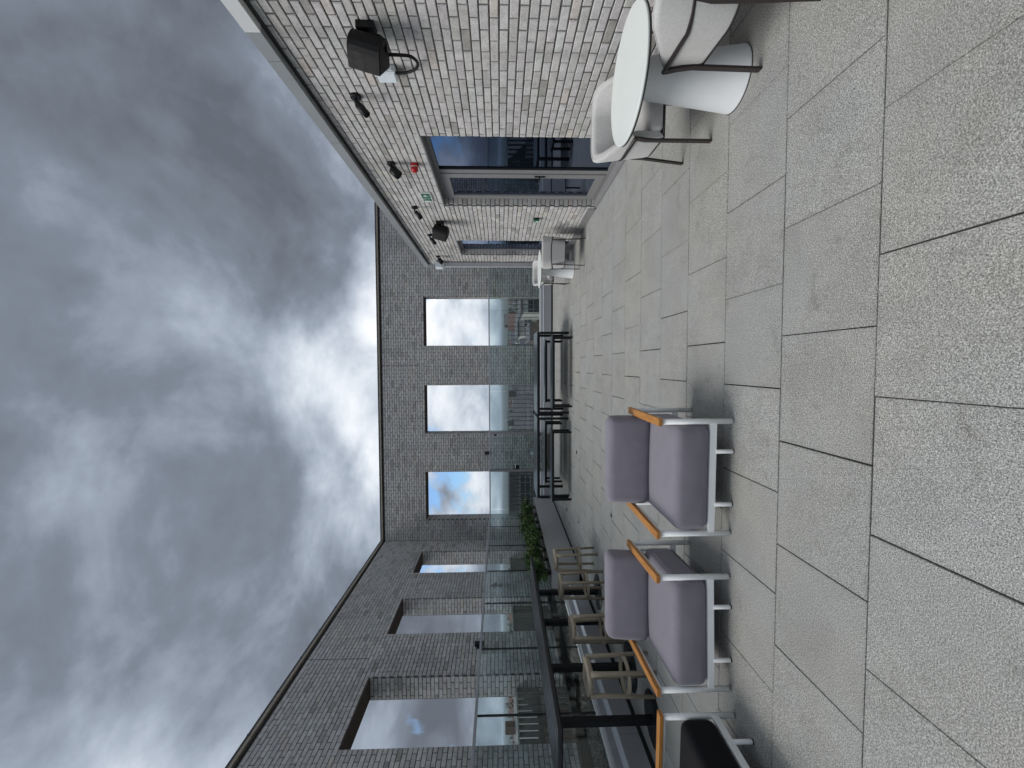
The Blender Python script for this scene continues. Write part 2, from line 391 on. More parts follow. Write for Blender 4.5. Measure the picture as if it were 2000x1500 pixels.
def courses(u0, u1, z0, z1, openings, phase=0.0):
    res = []; k = 0; z = z0
    while z < z1 - 0.02:
        za, zb = z, min(z + BH, z1); zm = (za + zb) / 2
        spans = [(u0, u1)]
        for (a, b_, c_, d) in openings:
            if c_ < zm < d:
                ns = []
                for s0, s1 in spans:
                    if b_ <= s0 or a >= s1: ns.append((s0, s1)); continue
                    if a > s0: ns.append((s0, a))
                    if b_ < s1: ns.append((b_, s1))
                spans = ns
        st = u0 - phase + (0 if k % 2 == 0 else -BL / 2)
        u = st
        while u < u1:
            for s0, s1 in spans:
                a, b_ = max(u, s0), min(u + BL, s1)
                if b_ - a > 0.035: res.append((a, b_, za, zb))
            u += BL
        z += BH; k += 1
    return res
STRETCH = [None] * 36
def stretcher(i):
    if STRETCH[i] is None:
        mb = MB(); v, f = brick_vf(BL - BG, BH - BG); mb.add(v, f, tone(1.0)); STRETCH[i] = mb.mesh('brick', M['brick'])
    return STRETCH[i]
def lay(parent, base, faces, limit=300):
    """faces: (origin, axis, courses, countable). Largest full bricks become objects, the rest one field"""
    items = []
    for o, ax, rects, countable in faces:
        fr = frame(o, ax); U = Vector(AX[ax][0])
        for r in rects:
            c = fr((r[0] + r[1]) / 2, 0, (r[2] + r[3]) / 2); ok = 0.0
            if countable and abs(r[1] - r[0] - BL) < 1e-4 and abs(r[3] - r[2] - BH) < 1e-4:
                q = [pix(c - U * BL / 2), pix(c + U * BL / 2), pix(c + Vector((0, 0, BH / 2))), pix(c - Vector((0, 0, BH / 2)))]
                if all(q) and all(4 < x[0] < 1996 and 4 < x[1] < 1496 for x in q):
                    ok = math.dist(q[0], q[1]) * math.dist(q[2], q[3])
            items.append((ok, c, ax, r))
    items.sort(key=lambda t: -t[0])
    field = MB(); n = 0
    for ok, c, ax, r in items:
        U, D, rz = AX[ax]
        if ok > 0 and n < limit:
            o = link('brick', stretcher(rnd.randrange(len(STRETCH))), parent); o.location = c - base; o.rotation_euler = (0, 0, rad(rz)); n += 1
            continue
        v, f = brick_vf(r[1] - r[0] - BG, r[3] - r[2] - BG)
        Uv, Dv = Vector(U), Vector(D)
        field.add([c - base + Uv * x + Dv * y + Vector((0, 0, z)) for x, y, z in v], f, tone(1.0))
    o = field.build('brick_field', M['brick'], parent, fix=False); o['kind'] = 'stuff'
def core(us, zs, solid, depth, fr, base, d0=0.009):
    mb = MB(); nu, nz = len(us) - 1, len(zs) - 1
    S = lambda i, j: 0 <= i < nu and 0 <= j < nz and solid((us[i] + us[i + 1]) / 2, (zs[j] + zs[j + 1]) / 2)
    P = lambda u, d, z: fr(u, d, z) - base
    for i in range(nu):
        for j in range(nz):
            if not S(i, j): continue
            a, b_, c_, e = us[i], us[i + 1], zs[j], zs[j + 1]
            q = lambda *p: mb.add([P(*x) for x in p], [(0, 1, 2, 3)])
            q((a, d0, c_), (b_, d0, c_), (b_, d0, e), (a, d0, e)); q((a, depth, c_), (a, depth, e), (b_, depth, e), (b_, depth, c_))
            if not S(i - 1, j): q((a, d0, c_), (a, d0, e), (a, depth, e), (a, depth, c_))
            if not S(i + 1, j): q((b_, d0, c_), (b_, depth, c_), (b_, depth, e), (b_, d0, e))
            if not S(i, j - 1): q((a, d0, c_), (a, depth, c_), (b_, depth, c_), (b_, d0, c_))
            if not S(i, j + 1): q((a, d0, e), (b_, d0, e), (b_, depth, e), (a, depth, e))
    return mb
def in_open(ops): return lambda u, z: not any(a < u < b_ and c_ < z < d for a, b_, c_, d in ops)

# ================================================================ THE SETTING
# paving: substrate sheet plus single granite slabs
BACK_Y, LEFT_X, PAV_X, PAV_END = 13.60, -5.75, 2.60, 10.78
gl = MB().box(-5.7, 7.2, -1.0, 13.55, -0.20, -0.032).build('terrace_floor', M['dark_gap']); struct(gl)
SL, SY0, SX0, GAP = 0.60, 1.738, 0.1635, 0.0055
slab_cache = {}
def slab(x0, x1, y0, y1):
    w, l = round(x1 - x0, 3), round(y1 - y0, 3)
    if w < 0.03 or l < 0.03: return
    if (w, l) not in slab_cache:
        a, b_ = w / 2 - GAP / 2, l / 2 - GAP / 2; e = 0.0022; mb = MB()
        r = lambda s, z: [(-a + s, -b_ + s, z), (a - s, -b_ + s, z), (a - s, b_ - s, z), (-a + s, b_ - s, z)]
        mb.add(r(e, 0) + r(0, -e) + r(0, -0.03), [(0, 1, 2, 3)] + [(q + k, q + 4 + k, q + 4 + (k + 1) % 4, q + (k + 1) % 4) for q in (0, 4) for k in range(4)] + [(8, 11, 10, 9)])
        slab_cache[(w, l)] = mb.mesh('paving_slab', M['slab'])
    o = link('paving_slab', slab_cache[(w, l)], gl)
    o.location = ((x0 + x1) / 2 + rnd.uniform(-.0018, .0018), (y0 + y1) / 2 + rnd.uniform(-.0010, .0010), rnd.uniform(-0.0012, 0.0012)); o.rotation_euler = (rnd.uniform(-.0012, .0012), rnd.uniform(-.0012, .0012), rnd.choice((0, math.pi)) + rnd.uniform(-.0015, .0015))
for k in range(-3, 19):
    y0, y1 = SY0 + k * SL, min(SY0 + (k + 1) * SL, 12.69)
    off = SX0 + (0 if k % 2 == 0 else SL / 2)
    for n in range(-9, 10):
        x0, x1 = max(off + n * SL, -4.19), min(off + (n + 1) * SL, PAV_X - 0.005 if y0 < PAV_END - 0.05 else 4.4)
        if x1 - x0 > 0.03: slab(x0, x1, y0, y1)

# ---------------------------------------------------------------- brick screen walls
LINT = 4.06; WALL_H = 5.42
OPB = [(0.655, 2.23, 0.06, LINT), (-2.19, -0.615, 0.06, LINT), (-5.04, -3.465, 0.06, LINT)]
OPL = [(6.10, 7.55, 0.06, LINT), (8.81, 10.17, 0.06, LINT), (11.46, 12.80, 0.06, LINT)]
TH = 0.44
def screen_wall(label, o, ax, u0, u1, ops, left):
    base = Vector(o) + Vector(AX[ax][0]) * ((u0 + u1) / 2); base.z = -0.2
    t = thing('brick_wall', label, 'wall', base, 0, 'brick screen walls')
    fr = frame(o, ax)
    us = sorted({u0, u1, *[x for q in ops for x in q[:2]]}); zs = sorted({-0.2, WALL_H, *[x for q in ops for x in q[2:]]})
    core(us, zs, in_open(ops), TH, fr, base).build('wall_core', M['mortar'], t)
    faces = [(o, ax, courses(u0, u1, -0.14, WALL_H - 0.0, ops), True)]
    side = {'back': ('left', 'right'), 'left': ('front', 'back')}[ax]
    for a, b_, c_, d in ops:
        # jambs: the face looking towards +u sits at a, the one looking towards -u sits at b
        if ax == 'back':
            j1 = courses(0.0, TH - 0.02, c_ + 0.01, d, [], 0.1)
            faces.append((fr(a + 0.009, 0.012, 0), 'left', j1, False)); faces.append((fr(b_ - 0.009, TH - 0.008, 0), 'right', j1, False))
        else:
            j1 = courses(0.0, TH - 0.02, c_ + 0.01, d, [], 0.1)
            faces.append((fr(b_ - 0.009, 0.012, 0), 'back', [(-x1, -x0, z0, z1) for x0, x1, z0, z1 in j1], False))
            faces.append((fr(a + 0.009, 0.012, 0), 'front', j1, False))
        mb = MB(); q = [fr(a + 0.002, 0.015, d - 0.014) - base, fr(b_ - 0.002, TH - 0.01, d - 0.002) - base]
        mb.box(min(q[0].x, q[1].x), max(q[0].x, q[1].x), min(q[0].y, q[1].y), max(q[0].y, q[1].y), q[0].z, q[1].z).build('soffit', M['soffit'], t)
    lay(t, base, faces)
    def strip(name, d0, d1, z0, z1, mt, ua=u0, ub=u1):
        q0, q1 = fr(ua, d0, z0) - base, fr(ub, d1, z1) - base
        return MB().box(min(q0.x, q1.x), max(q0.x, q1.x), min(q0.y, q1.y), max(q0.y, q1.y), q0.z, q1.z).build(name, mt, t)
    strip('drip_gap', 0.03, TH, WALL_H, WALL_H + 0.055, M['dark_gap'])  # dark strip: shade of the recess under the coping is in its colour
    strip('coping', -0.035, TH + 0.03, WALL_H + 0.055, WALL_H + 0.105, M['tan_strip'])
    strip('coping_cap', -0.042, TH + 0.04, WALL_H + 0.105, WALL_H + 0.135, M['flashing'])
    u = u0 + 0.5
    while u < u1 - 0.2:
        strip('coping_clip', -0.050, -0.0425, WALL_H + 0.098, WALL_H + 0.137, M['flashing'], u, u + 0.022); u += 0.86
    uj = (0.02 if not left else 8.05)          # movement joint
    strip('movement_joint', -0.0035, 0.008, LINT + 0.15, WALL_H, M['mortar'], uj, uj + 0.012)
    # slatted guard rail in each opening
    for i, (a, b_, c_, d) in enumerate(ops):
        names = (['right', 'middle', 'left'] if ax == 'back' else ['nearest', 'middle', 'farthest'])[i]
        rb = fr((a + b_) / 2, TH * 0.62, 0.06)
        tr = thing('slatted_railing', ('vertical slat railing in the %s opening of the end wall' if ax == 'back' else 'vertical slat railing in the %s opening of the long left wall') % names, 'railing', rb, 0, 'slat railings in the wall openings')
        def bar(name, ua, ub, da, db, z0, z1, mt):
            q0, q1 = fr(ua, da, z0) - rb, fr(ub, db, z1) - rb
            return MB().box(min(q0.x, q1.x), max(q0.x, q1.x), min(q0.y, q1.y), max(q0.y, q1.y), q0.z, q1.z).build(name, mt, tr)
        bar('top_rail', a + 0.014, b_ - 0.014, TH * 0.62 - 0.03, TH * 0.62 + 0.03, 1.315, 1.345, M['slat_rail'])
        bar('bottom_rail', a + 0.014, b_ - 0.014, TH * 0.62 - 0.02, TH * 0.62 + 0.02, 0.061, 0.10, M['slat'])
        n = 11; pr = None
        for k in range(n):
            u = a + 0.06 + (b_ - a - 0.12) * k / (n - 1); h = 0.046
            if pr is None:
                pr = bar('slat', u - 0.006, u + 0.006, TH * 0.62 - h, TH * 0.62 + h, 0.10, 1.315, M['slat']); u00 = u
            else:
                s2 = pr.copy(); C.objects.link(s2); s2.location = Vector(AX[ax][0]) * (u - u00)
    return t
screen_wall('grey stock brick end wall with three tall openings, facing the camera', (0, BACK_Y, 0), 'back', LEFT_X + 0.003, 5.2, OPB, False)
screen_wall('long grey stock brick wall with tall openings along the left side', (LEFT_X, 0, 0), 'left', 2.4, BACK_Y + TH, OPL, True)

# ---------------------------------------------------------------- pavilion on the right
PB = Vector((4.8, 5.2, 0)); PH = 3.395; Y0 = -0.6
pav = thing('pavilion', 'single storey grey brick pavilion with glazed door along the right side', 'building', PB)
fr = frame((PAV_X, 0, 0), 'right')                  # u = -y
OPP = [(-6.93, -4.87, 0.0, 2.50), (-9.95, -8.81, 0.0, 2.50)]
us = sorted({-PAV_END, -Y0, *[x for q in OPP for x in q[:2]]}); zs = sorted({0.0, 2.50, PH})
core(us, zs, in_open(OPP), 0.30, fr, PB).build('wall_core', M['mortar'], pav)
faces = [((PAV_X, 0, 0), 'right', courses(-PAV_END, -Y0, 0.02, PH, OPP), True)]
for a, b_, c_, d in OPP:
    j1 = courses(0.0, 0.12, 0.02, 2.50, [], 0.1)
    faces.append(((PAV_X + 0.012, -a - 0.009, 0), 'back', j1, False)); faces.append(((PAV_X + 0.132, -b_ + 0.009, 0), 'front', j1, False))
faces.append(((7.2, PAV_END + 0.009, 0), 'front', courses(0.0, 4.59, 0.02, PH, []), False))
lay(pav, PB, faces)
def pbox(name, x0, x1, y0, y1, z0, z1, mt, par=None):
    return MB().box(x0, x1, y0, y1, z0, z1).build(name, mt, par or pav, PB)
# building body behind the facade
pbox('roof_slab', PAV_X + 0.305, 7.2, Y0, PAV_END, 3.0, PH, M['mortar'])
pbox('end_wall', PAV_X + 0.305, 7.2, PAV_END - 0.28, PAV_END - 0.002, 0.0, 2.995, M['mortar'])
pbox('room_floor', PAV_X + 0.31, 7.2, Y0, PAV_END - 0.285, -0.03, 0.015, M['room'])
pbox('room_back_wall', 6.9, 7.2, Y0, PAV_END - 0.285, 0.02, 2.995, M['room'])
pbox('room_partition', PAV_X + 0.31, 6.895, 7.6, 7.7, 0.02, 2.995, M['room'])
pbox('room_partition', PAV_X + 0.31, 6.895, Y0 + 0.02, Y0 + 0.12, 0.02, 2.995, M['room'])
cy_ = [Y0, 3.33, 3.63, 4.90, 6.34, 7.85, 9.35, PAV_END + 0.03]
for i in range(len(cy_) - 1):
    o = pbox('fascia_panel', 2.53, 2.95, cy_[i] + 0.002, cy_[i + 1] - 0.002, 3.40, 3.515 + (0.004 if i == 0 else 0), M['fascia_lit' if i == 0 else 'fascia'])  # first panel has its stronger light painted in
pbox('fascia_shade_strip', 2.585, 2.9, Y0, PAV_END + 0.01, 3.372, 3.3985, M['dark_gap'])  # dark strip paints the shade under the fascia onto the wall top
pbox('skirting', 2.583, 2.605, 6.99, PAV_END, 0.0, 0.135, M['alu'])
pbox('skirting', 2.583, 2.605, Y0, 4.80, 0.0, 0.135, M['alu'])
# lintel plates and window frames
for a, b_, c_, d in OPP: pbox('lintel_plate', 2.602, 2.89, -b_ + 0.002, -a - 0.002, 2.488, 2.498, M['alu'])
X0, X1 = 2.715, 2.775
def frame_rect(name, y0, y1, z0, z1, w, x0, x1, mt, par=pav):
    mb = MB(); mb.box(x0, x1, y0, y0 + w, z0, z1); mb.box(x0, x1, y1 - w, y1, z0, z1)
    mb.box(x0, x1, y0 + w, y1 - w, z0, z0 + w); mb.box(x0, x1, y0 + w, y1 - w, z1 - w, z1)
    return mb.build(name, mt, par, PB)
sash = frame_rect('fixed_window', 4.882, 5.965, 0.03, 2.485, 0.055, X0, X1, M['alu'])
pbox('pane', X0 + 0.02, X0 + 0.032, 4.937, 5.910, 0.085, 2.43, M['window_glass'], sash)
pbox('gasket', X0 - 0.002, X0 + 0.02, 5.895, 5.911, 0.086, 2.429, M['gasket'], sash)
pbox('gasket', X0 - 0.002, X0 + 0.02, 4.936, 4.952, 0.086, 2.429, M['gasket'], sash)
frame_rect('door_frame', 5.968, 6.925, 0.03, 2.485, 0.05, X0, X1, M['alu'])
leaf = frame_rect('door', 6.022, 6.872, 0.085, 2.43, 0.115, X0 - 0.012, X1 - 0.012, M['alu'])
pbox('pane', X0 + 0.012, X0 + 0.024, 6.137, 6.757, 0.20, 2.315, M['window_glass'], leaf)
hb = MB(); hb.cbox((X0 - 0.017, 6.075, 1.02), (0.010, 0.034, 0.15)); hb.tube([(X0 - 0.02, 6.075, 1.03), (X0 - 0.062, 6.075, 1.03), (X0 - 0.066, 6.10, 1.03), (X0 - 0.066, 6.20, 1.03)], 0.011, 8)
hb.build('handle', M['black_metal'], leaf, PB)
pbox('threshold', 2.585, 2.80, 4.872, 6.928, 0.0, 0.029, M['alu'])
win = frame_rect('slim_window', 8.822, 9.938, 0.03, 2.485, 0.06, X0, X1, M['alu'])
pbox('pane', X0 + 0.02, X0 + 0.032, 8.882, 9.878, 0.09, 2.425, M['window_glass'], win)
pbox('threshold', 2.585, 2.80, 8.812, 9.948, 0.0, 0.029, M['alu'])

# downpipe with hopper head at the pavilion corner
t = thing('downpipe', 'pale grey square downpipe with hopper head at the pavilion corner', 'downpipe', (2.53, 10.60, 0))
MB().box(-0.05, 0.05, -0.055, 0.055, 0.004, 2.98).build('pipe', M['downpipe'], t)
hp = MB().add([(-.055, -.06, 2.98), (.055, -.06, 2.98), (.055, .06, 2.98), (-.055, .06, 2.98), (-.08, -.13, 3.04), (.055, -.13, 3.04), (.055, .13, 3.04), (-.08, .13, 3.04), (-.08, -.13, 3.2), (.055, -.13, 3.2), (.055, .13, 3.2), (-.08, .13, 3.2)],
  [(0, 3, 2, 1)] + [(r + k, r + (k + 1) % 4, r + 4 + (k + 1) % 4, r + 4 + k) for r in (0, 4) for k in range(4)] + [(8, 9, 10, 11)])
hp.build('hopper_head', M['white_box'], t)
for z in (0.9, 1.85): MB().box(-0.056, 0.06, -0.062, 0.062, z, z + 0.03).build('pipe_collar', M['downpipe'], t)

# ---------------------------------------------------------------- glass balustrades on cladded upstands
GX, GY, RZ, GZ = -4.50, 12.88, 1.93, 0.385
def sheet(x0, x1, y0, y1, z0, z1, name, mt, par, base): return MB().box(x0, x1, y0, y1, z0, z1).build(name, mt, par, base)
# left run
lb = Vector((GX, 7.6, 0))
t = thing('glass_balustrade', 'green tinted glass balustrade with grey handrail along the left wall', 'balustrade', lb, 0, 'glass balustrades')
jy = [2.4, 3.90, 5.19, 6.46, 7.73, 8.98, 10.28, 11.52, GY]
for i in range(len(jy) - 1):
    sheet(GX - 0.009, GX + 0.009, jy[i] + 0.010, jy[i + 1] - 0.010, GZ - 0.02, RZ - 0.012, 'glass_pane', M['balustrade_glass'], t, lb)
    if i: sheet(GX - 0.011, GX + 0.011, jy[i] - 0.009, jy[i] + 0.009, GZ - 0.02, RZ - 0.014, 'gasket', M['gasket'], t, lb)
bevel(sheet(GX - 0.024, GX + 0.024, 2.4, GY + 0.024, RZ - 0.010, RZ + 0.024, 'handrail', M['rail'], t, lb), 0.004)
sheet(GX - 0.03, GX + 0.025, 2.4, GY - 0.03, GZ - 0.028, GZ, 'base_channel', M['white_metal'], t, lb)
# back run, with a gate
bb = Vector((0, GY, 0))
t2 = thing('glass_balustrade', 'green tinted glass balustrade with grey handrail along the end wall', 'balustrade', bb, 0, 'glass balustrades')
def back_run(js):
    for i in range(len(js) - 1):
        sheet(js[i] + 0.006, js[i + 1] - 0.006, GY - 0.009, GY + 0.009, GZ - 0.02, RZ - 0.012, 'glass_pane', M['balustrade_glass'], t2, bb)
    sheet(js[0] + 0.002, js[-1], GY - 0.03, GY + 0.025, GZ - 0.028, GZ, 'base_channel', M['white_metal'], t2, bb)
back_run([GX + 0.03, -3.29]); back_run([-2.05, -0.79, 0.48, 1.75, 3.02, 4.3])
bevel(sheet(GX + 0.026, 4.3, GY - 0.024, GY + 0.024, RZ - 0.010, RZ + 0.024, 'handrail', M['rail'], t2, bb), 0.004)
for x in (-3.255, -2.085): sheet(x - 0.032, x + 0.032, GY - 0.03, GY + 0.03, 0.004, RZ - 0.0115, 'gate_post', M['alu'], t2, bb)
# gate leaf
gt = thing('glass_gate', 'frameless glass gate with black lock box in the end balustrade', 'gate', (-2.67, GY, 0))
MB().box(-0.545, 0.545, -0.006, 0.006, 0.05, RZ - 0.03).build('glass_pane', M['balustrade_glass'], gt)
lk = MB().box(-0.545, -0.43, -0.03, 0.028, 1.03, 1.20).build('lock_box', M['black_metal'], gt); bevel(lk, 0.004)
MB().tube([(-0.50, -0.03, 1.15), (-0.50, -0.075, 1.15), (-0.36, -0.075, 1.15)], 0.010, 8).build('handle', M['white_metal'], gt)
for z in (0.35, 1.72): MB().box(0.50, 0.552, -0.02, 0.02, z, z + 0.08).build('hinge', M['black_metal'], gt)
# upstands
def upstand(name, label, boxes, loc):
    u = thing(name, label, 'upstand', loc, 0, 'balustrade upstands')
    for nm, b6, mt in boxes: MB().box(*b6).build(nm, mt, u, Vector(loc))
bx = []
for x0, x1 in ((-4.18, -3.29), (-2.05, 5.0)):
    bx += [('lower_panel', (x0, x1, 12.70, 12.99, 0.045, 0.262), M['upstand']), ('shadow_gap', (x0, x1, 12.73, 12.97, 0.0, 0.0445), M['dark_gap']),
           ('ledge', (x0, x1, 12.692, 12.99, 0.2625, 0.272), M['ledge']), ('upper_panel', (x0, x1, 12.80, 12.98, 0.2725, GZ - 0.0285), M['upstand'])]
bx += [('gate_sill', (-3.285, -2.055, 12.70, 13.0, 0.0, 0.045), M['alu'])]
upstand('cladded_upstand', 'low grey metal upstand with ledge below the end balustrade', bx, (0, 12.8, 0))
bx = []
pj = [2.4, 4.55, 6.70, 7.90]
for a, b_ in zip(pj[:-1], pj[1:]):
    bx += [('lower_panel', (-4.60, -4.205, a + .002, b_ - .002, 0.04, 0.268), M['upstand']), ('upper_panel', (-4.60, -4.385, a + .002, b_ - .002, 0.2805, GZ - 0.0285), M['upstand'])]
bx += [('shadow_gap', (-4.58, -4.225, 2.4, 7.90, 0.0, 0.0395), M['dark_gap']), ('ledge', (-4.60, -4.19, 2.4, 7.90, 0.2685, 0.280), M['ledge']),
       ('upper_panel', (-4.60, -4.44, 7.902, 12.69, 0.0, GZ - 0.0285), M['upstand'])]
upstand('cladded_upstand', 'low grey metal upstand with pale ledge below the left balustrade', bx, (-4.4, 7.6, 0))
# gravel margins between balustrade and walls
def gravel(x0, x1, y0, y1, n):
    mb = MB()
    for i in range(n):
        x, y = rnd.uniform(x0, x1), rnd.uniform(y0, y1); r = rnd.uniform(0.009, 0.019); z = GRZ + rnd.uniform(0.0, 0.022)
        a = rnd.uniform(0, 6.28); k = rnd.random(); f = rnd.uniform(0.6, 1.25)
        cc = [(0.16, 0.145, 0.12), (0.105, 0.10, 0.095), (0.22, 0.20, 0.175), (0.075, 0.066, 0.055)][int(k * 4) % 4]; cc = tuple(q * f for q in cc)
        ca, sa = math.cos(a), math.sin(a); e = rnd.uniform(0.6, 1.0)
        P6 = [(r, 0, 0), (0, r * e, 0), (-r, 0, 0), (0, -r * e, 0), (0, 0, r * .7), (0, 0, -r * .7)]
        mb.add([(x + p[0] * ca - p[1] * sa, y + p[0] * sa + p[1] * ca, z + p[2]) for p in P6], [(0, 1, 4), (1, 2, 4), (2, 3, 4), (3, 0, 4), (1, 0, 5), (2, 1, 5), (3, 2, 5), (0, 3, 5)], cc)
    o = mb.build('gravel', M['gravel'], None, fix=False); return struct(o, 'stuff')
GRZ = 0.31
GSB = MB().box(LEFT_X + 0.012, GX - 0.105, 2.4, 13.585, -0.03, GRZ).box(GX - 0.104, 5.1, 13.0, 13.585, -0.03, 0.12).build('gravel_bed', M['soil']); struct(GSB)
gravel(LEFT_X + 0.02, GX - 0.115, 3.2, 13.5, 22000)

# ================================================================ FURNITURE
def armchair(label, loc, rz, fab, cat='armchair'):
    t = thing('armchair', label, cat, loc, rz, 'lounge armchairs with teak armrests')
    tx, yf, yb, w = 0.392, -0.315, 0.315, 0.040
    for sx_ in (-1, 1):
        for yy in (yf, yb):
            leg = MB().tube([(sx_ * tx, yy, 0.012), (sx_ * tx, yy, 0.505)], 0.020, 10); leg.build('leg', M['white_metal'], t)
        MB().tube([(sx_ * 0.27, yf, 0.138), (sx_ * 0.27, yb, 0.138)], 0, sec=(0.030, 0.024)).build('side_rail', M['white_metal'], t)
        MB().tube([(sx_ * tx, yf - 0.012, 0.494), (sx_ * tx, yb + 0.012, 0.494)], 0, sec=(0.032, 0.016)).build('arm_bar', M['white_metal'], t)
        ar = MB().box(sx_ * tx - 0.027, sx_ * tx + 0.027, -0.345, 0.335, 0.503, 0.531).build('armrest', M['teak'], t); bevel(ar, 0.004)
        for yy in (yf - 0.012, yb - 0.03):
            sl = MB().lathe([(0.0125, 0.006), (0.0145, 0.010), (0.0145, 0.125)], 12, (sx_ * 0.185, yy, 0)).build('seat_leg', M['white_metal'], t)
            MB().lathe([(0.0155, 0.0), (0.0155, 0.007)], 12, (sx_ * 0.185, yy, 0)).build('foot_pad', M['foam_rubber'], sl)
    fr_ = MB().tube([(-tx, yf, 0.143), (tx, yf, 0.143)], 0, sec=(0.032, 0.046)).build('front_rail', M['white_metal'], t); bevel(fr_, 0.004)
    MB().tube([(-tx, yb, 0.143), (tx, yb, 0.143)], 0, sec=(0.032, 0.046)).build('rear_rail', M['white_metal'], t)
    MB().box(-0.34, 0.34, yf + 0.02, yb - 0.02, 0.1505, 0.164).build('seat_platform', M[fab], t)
    sc_ = MB().rbox((0, -0.020, 0.285), (0.742, 0.65, 0.240), 0.062, 5, (0.004, 0.006, 0.012), 6).build('seat_cushion', M[fab], t)
    pz = 0.362
    MB().tube([(-0.3690, -0.27, pz), (-0.3690, 0.23, pz)], 0.0035, 6).tube([(0.3690, -0.27, pz), (0.3690, 0.23, pz)], 0.0035, 6).build('piping', M[fab], sc_)
    lean = rad(9)
    def fn(p):
        dz = p[2] - 0.405
        return (p[0], p[1] + dz * math.tan(lean), p[2])
    bc = MB().rbox((0, 0.215, 0.565), (0.715, 0.155, 0.335), 0.060, 5, (0.004, 0.010, 0.004), 6, fn).build('back_cushion', M[fab], t)
    MB().tube([(-0.33, 0.315, 0.15), (-0.33, 0.325, 0.40), (-0.31, 0.34, 0.55), (0.31, 0.34, 0.55), (0.33, 0.325, 0.40), (0.33, 0.315, 0.15)], 0.013, 8).build('back_frame', M['white_metal'], t)
    return t
armchair('mauve grey armchair with teak armrests in the middle of the terrace', (-0.772, 3.130, 0), rad(-1.0), 'mauve_fabric')
armchair('mauve grey armchair with teak armrests in front of the bar stools', (-1.885, 3.115, 0), rad(2.6), 'mauve_fabric')
armchair('charcoal cushioned armchair with white frame turned sideways, cut by the picture edge', (-2.735, 2.345, 0), rad(88), 'charcoal_fabric')

def tub_chair(label, loc, rz):
    """upholstered tub chair, front towards -y, on a dark flat-bar frame"""
    t = thing('tub_chair', label, 'chair', loc, rz, 'pale upholstered tub chairs')
    hw, yf, yb, za = 0.275, -0.245, 0.245, 0.585
    def U(z, o=0.0, n=9, yfr=None, rise=0.0):
        a = []; r = 0.17; yfr = yf if yfr is None else yfr
        a.append((-(hw + o), yfr, z))
        for k in range(n):
            th = math.pi - k / (n - 1) * math.pi / 2
            a.append((-(hw + o) + r + r * math.cos(th), (yb + o) - r + r * math.sin(th), z + rise * (k / (n - 1))))
        for k in range(n):
            th = math.pi / 2 - k / (n - 1) * math.pi / 2
            a.append(((hw + o) - r + r * math.cos(th), (yb + o) - r + r * math.sin(th), z + rise * (1 - k / (n - 1))))
        a.append(((hw + o), yfr, z)); return a
    MB().tube(U(za, 0.012, rise=0.05), 0.0135, 8).build('arm_rail', M['brown_metal'], t)
    MB().tube(U(0.365, -0.01, yfr=yf + 0.03) + [(hw - 0.01, yf + 0.03, 0.365), (-hw + 0.01, yf + 0.03, 0.365)], 0.0085, 6).build('lower_rail', M['brown_metal'], t)
    for s in (-1, 1):
        MB().tube([(s * (hw + 0.012), yf + 0.005, 0.585), (s * (hw + 0.010), yf + 0.035, 0.50), (s * (hw + 0.006), yf + 0.045, 0.42), (s * (hw + 0.010), yf + 0.040, 0.002)], 0, sec=(0.014, 0.040), up=(0, 1, 0)).build('leg', M['brown_metal'], t)
        MB().tube([(s * (hw - 0.055), yb - 0.025, 0.62), (s * (hw - 0.048), yb - 0.005, 0.36), (s * (hw - 0.030), yb + 0.045, 0.002)], 0, sec=(0.014, 0.034), up=(0, 1, 0)).build('leg', M['brown_metal'], t)
    # upholstered shell: arms low at the front, rising into the back
    n = 13; cols = []
    path_o = U(0, 0.0, n, yfr=yf + 0.015); path_i = U(0, -0.055, n, yfr=yf + 0.03); m_ = len(path_o)
    for i in range(m_):
        f = min(1.0, max(0.0, (path_o[i][1] - (yf + 0.05)) / 0.40)); f = f * f * (3 - 2 * f)
        top = 0.605 + 0.205 * f; lean = 0.055 * f
        o_, q_ = Vector(path_o[i]), Vector(path_i[i])
        d = (o_ - q_); d.z = 0; d.normalize()
        ring = [(o_ - d * 0.008, 0.372), (o_ + d * 0.000, 0.40), (o_ + d * lean * 0.45, 0.40 + (top - 0.40) * 0.5), (o_ + d * lean * 0.9, top - 0.03), (o_ + d * (lean - 0.010), top - 0.006),
                (o_ + d * (lean - 0.032), top), (q_ + d * (lean + 0.008), top - 0.010), (q_ + d * lean * 0.85, top - 0.035), (q_ + d * lean * 0.4, 0.40 + (top - 0.40) * 0.5), (q_, 0.40)]
        cols.append([(p.x, p.y, z) for p, z in ring])
    vs = [p for c_ in cols for p in c_]; k_ = len(cols[0]); fs = []
    for i in range(m_ - 1):
        for j in range(k_ - 1): fs.append((i * k_ + j, i * k_ + j + 1, (i + 1) * k_ + j + 1, (i + 1) * k_ + j))
    fs += [tuple(range(k_)), tuple((m_ - 1) * k_ + j for j in range(k_))[::-1]]
    mb = MB().add(vs, fs, None, True); mb.sm[-1] = mb.sm[-2] = False
    sh = mb.build('shell', M['oatmeal_fabric'], t)
    MB().tube([(c_[5][0], c_[5][1], c_[5][2] + 0.001) for c_ in cols], 0.0045, 6).build('piping', M['oatmeal_fabric'], sh)
    MB().rbox((0, -0.018, 0.425), (0.445, 0.435, 0.105), 0.035, 4, (0, 0, 0.012), 4).build('seat_cushion', M['oatmeal_fabric'], t)
    MB().box(-0.22, 0.22, -0.21, 0.19, 0.358, 0.374).build('seat_base', M['brown_metal'], t)
    return t
c1 = tub_chair('pale tub chair nearest the camera, cut off by the picture edge', (2.075, 2.365, 0), rad(176))
dup(c1, 'pale tub chair between the near round table and the glazed door', (1.985, 3.375, 0), rad(-3))
dup(c1, 'pale tub chair on the near side of the far round table, back to the camera', (2.175, 8.15, 0), rad(170))
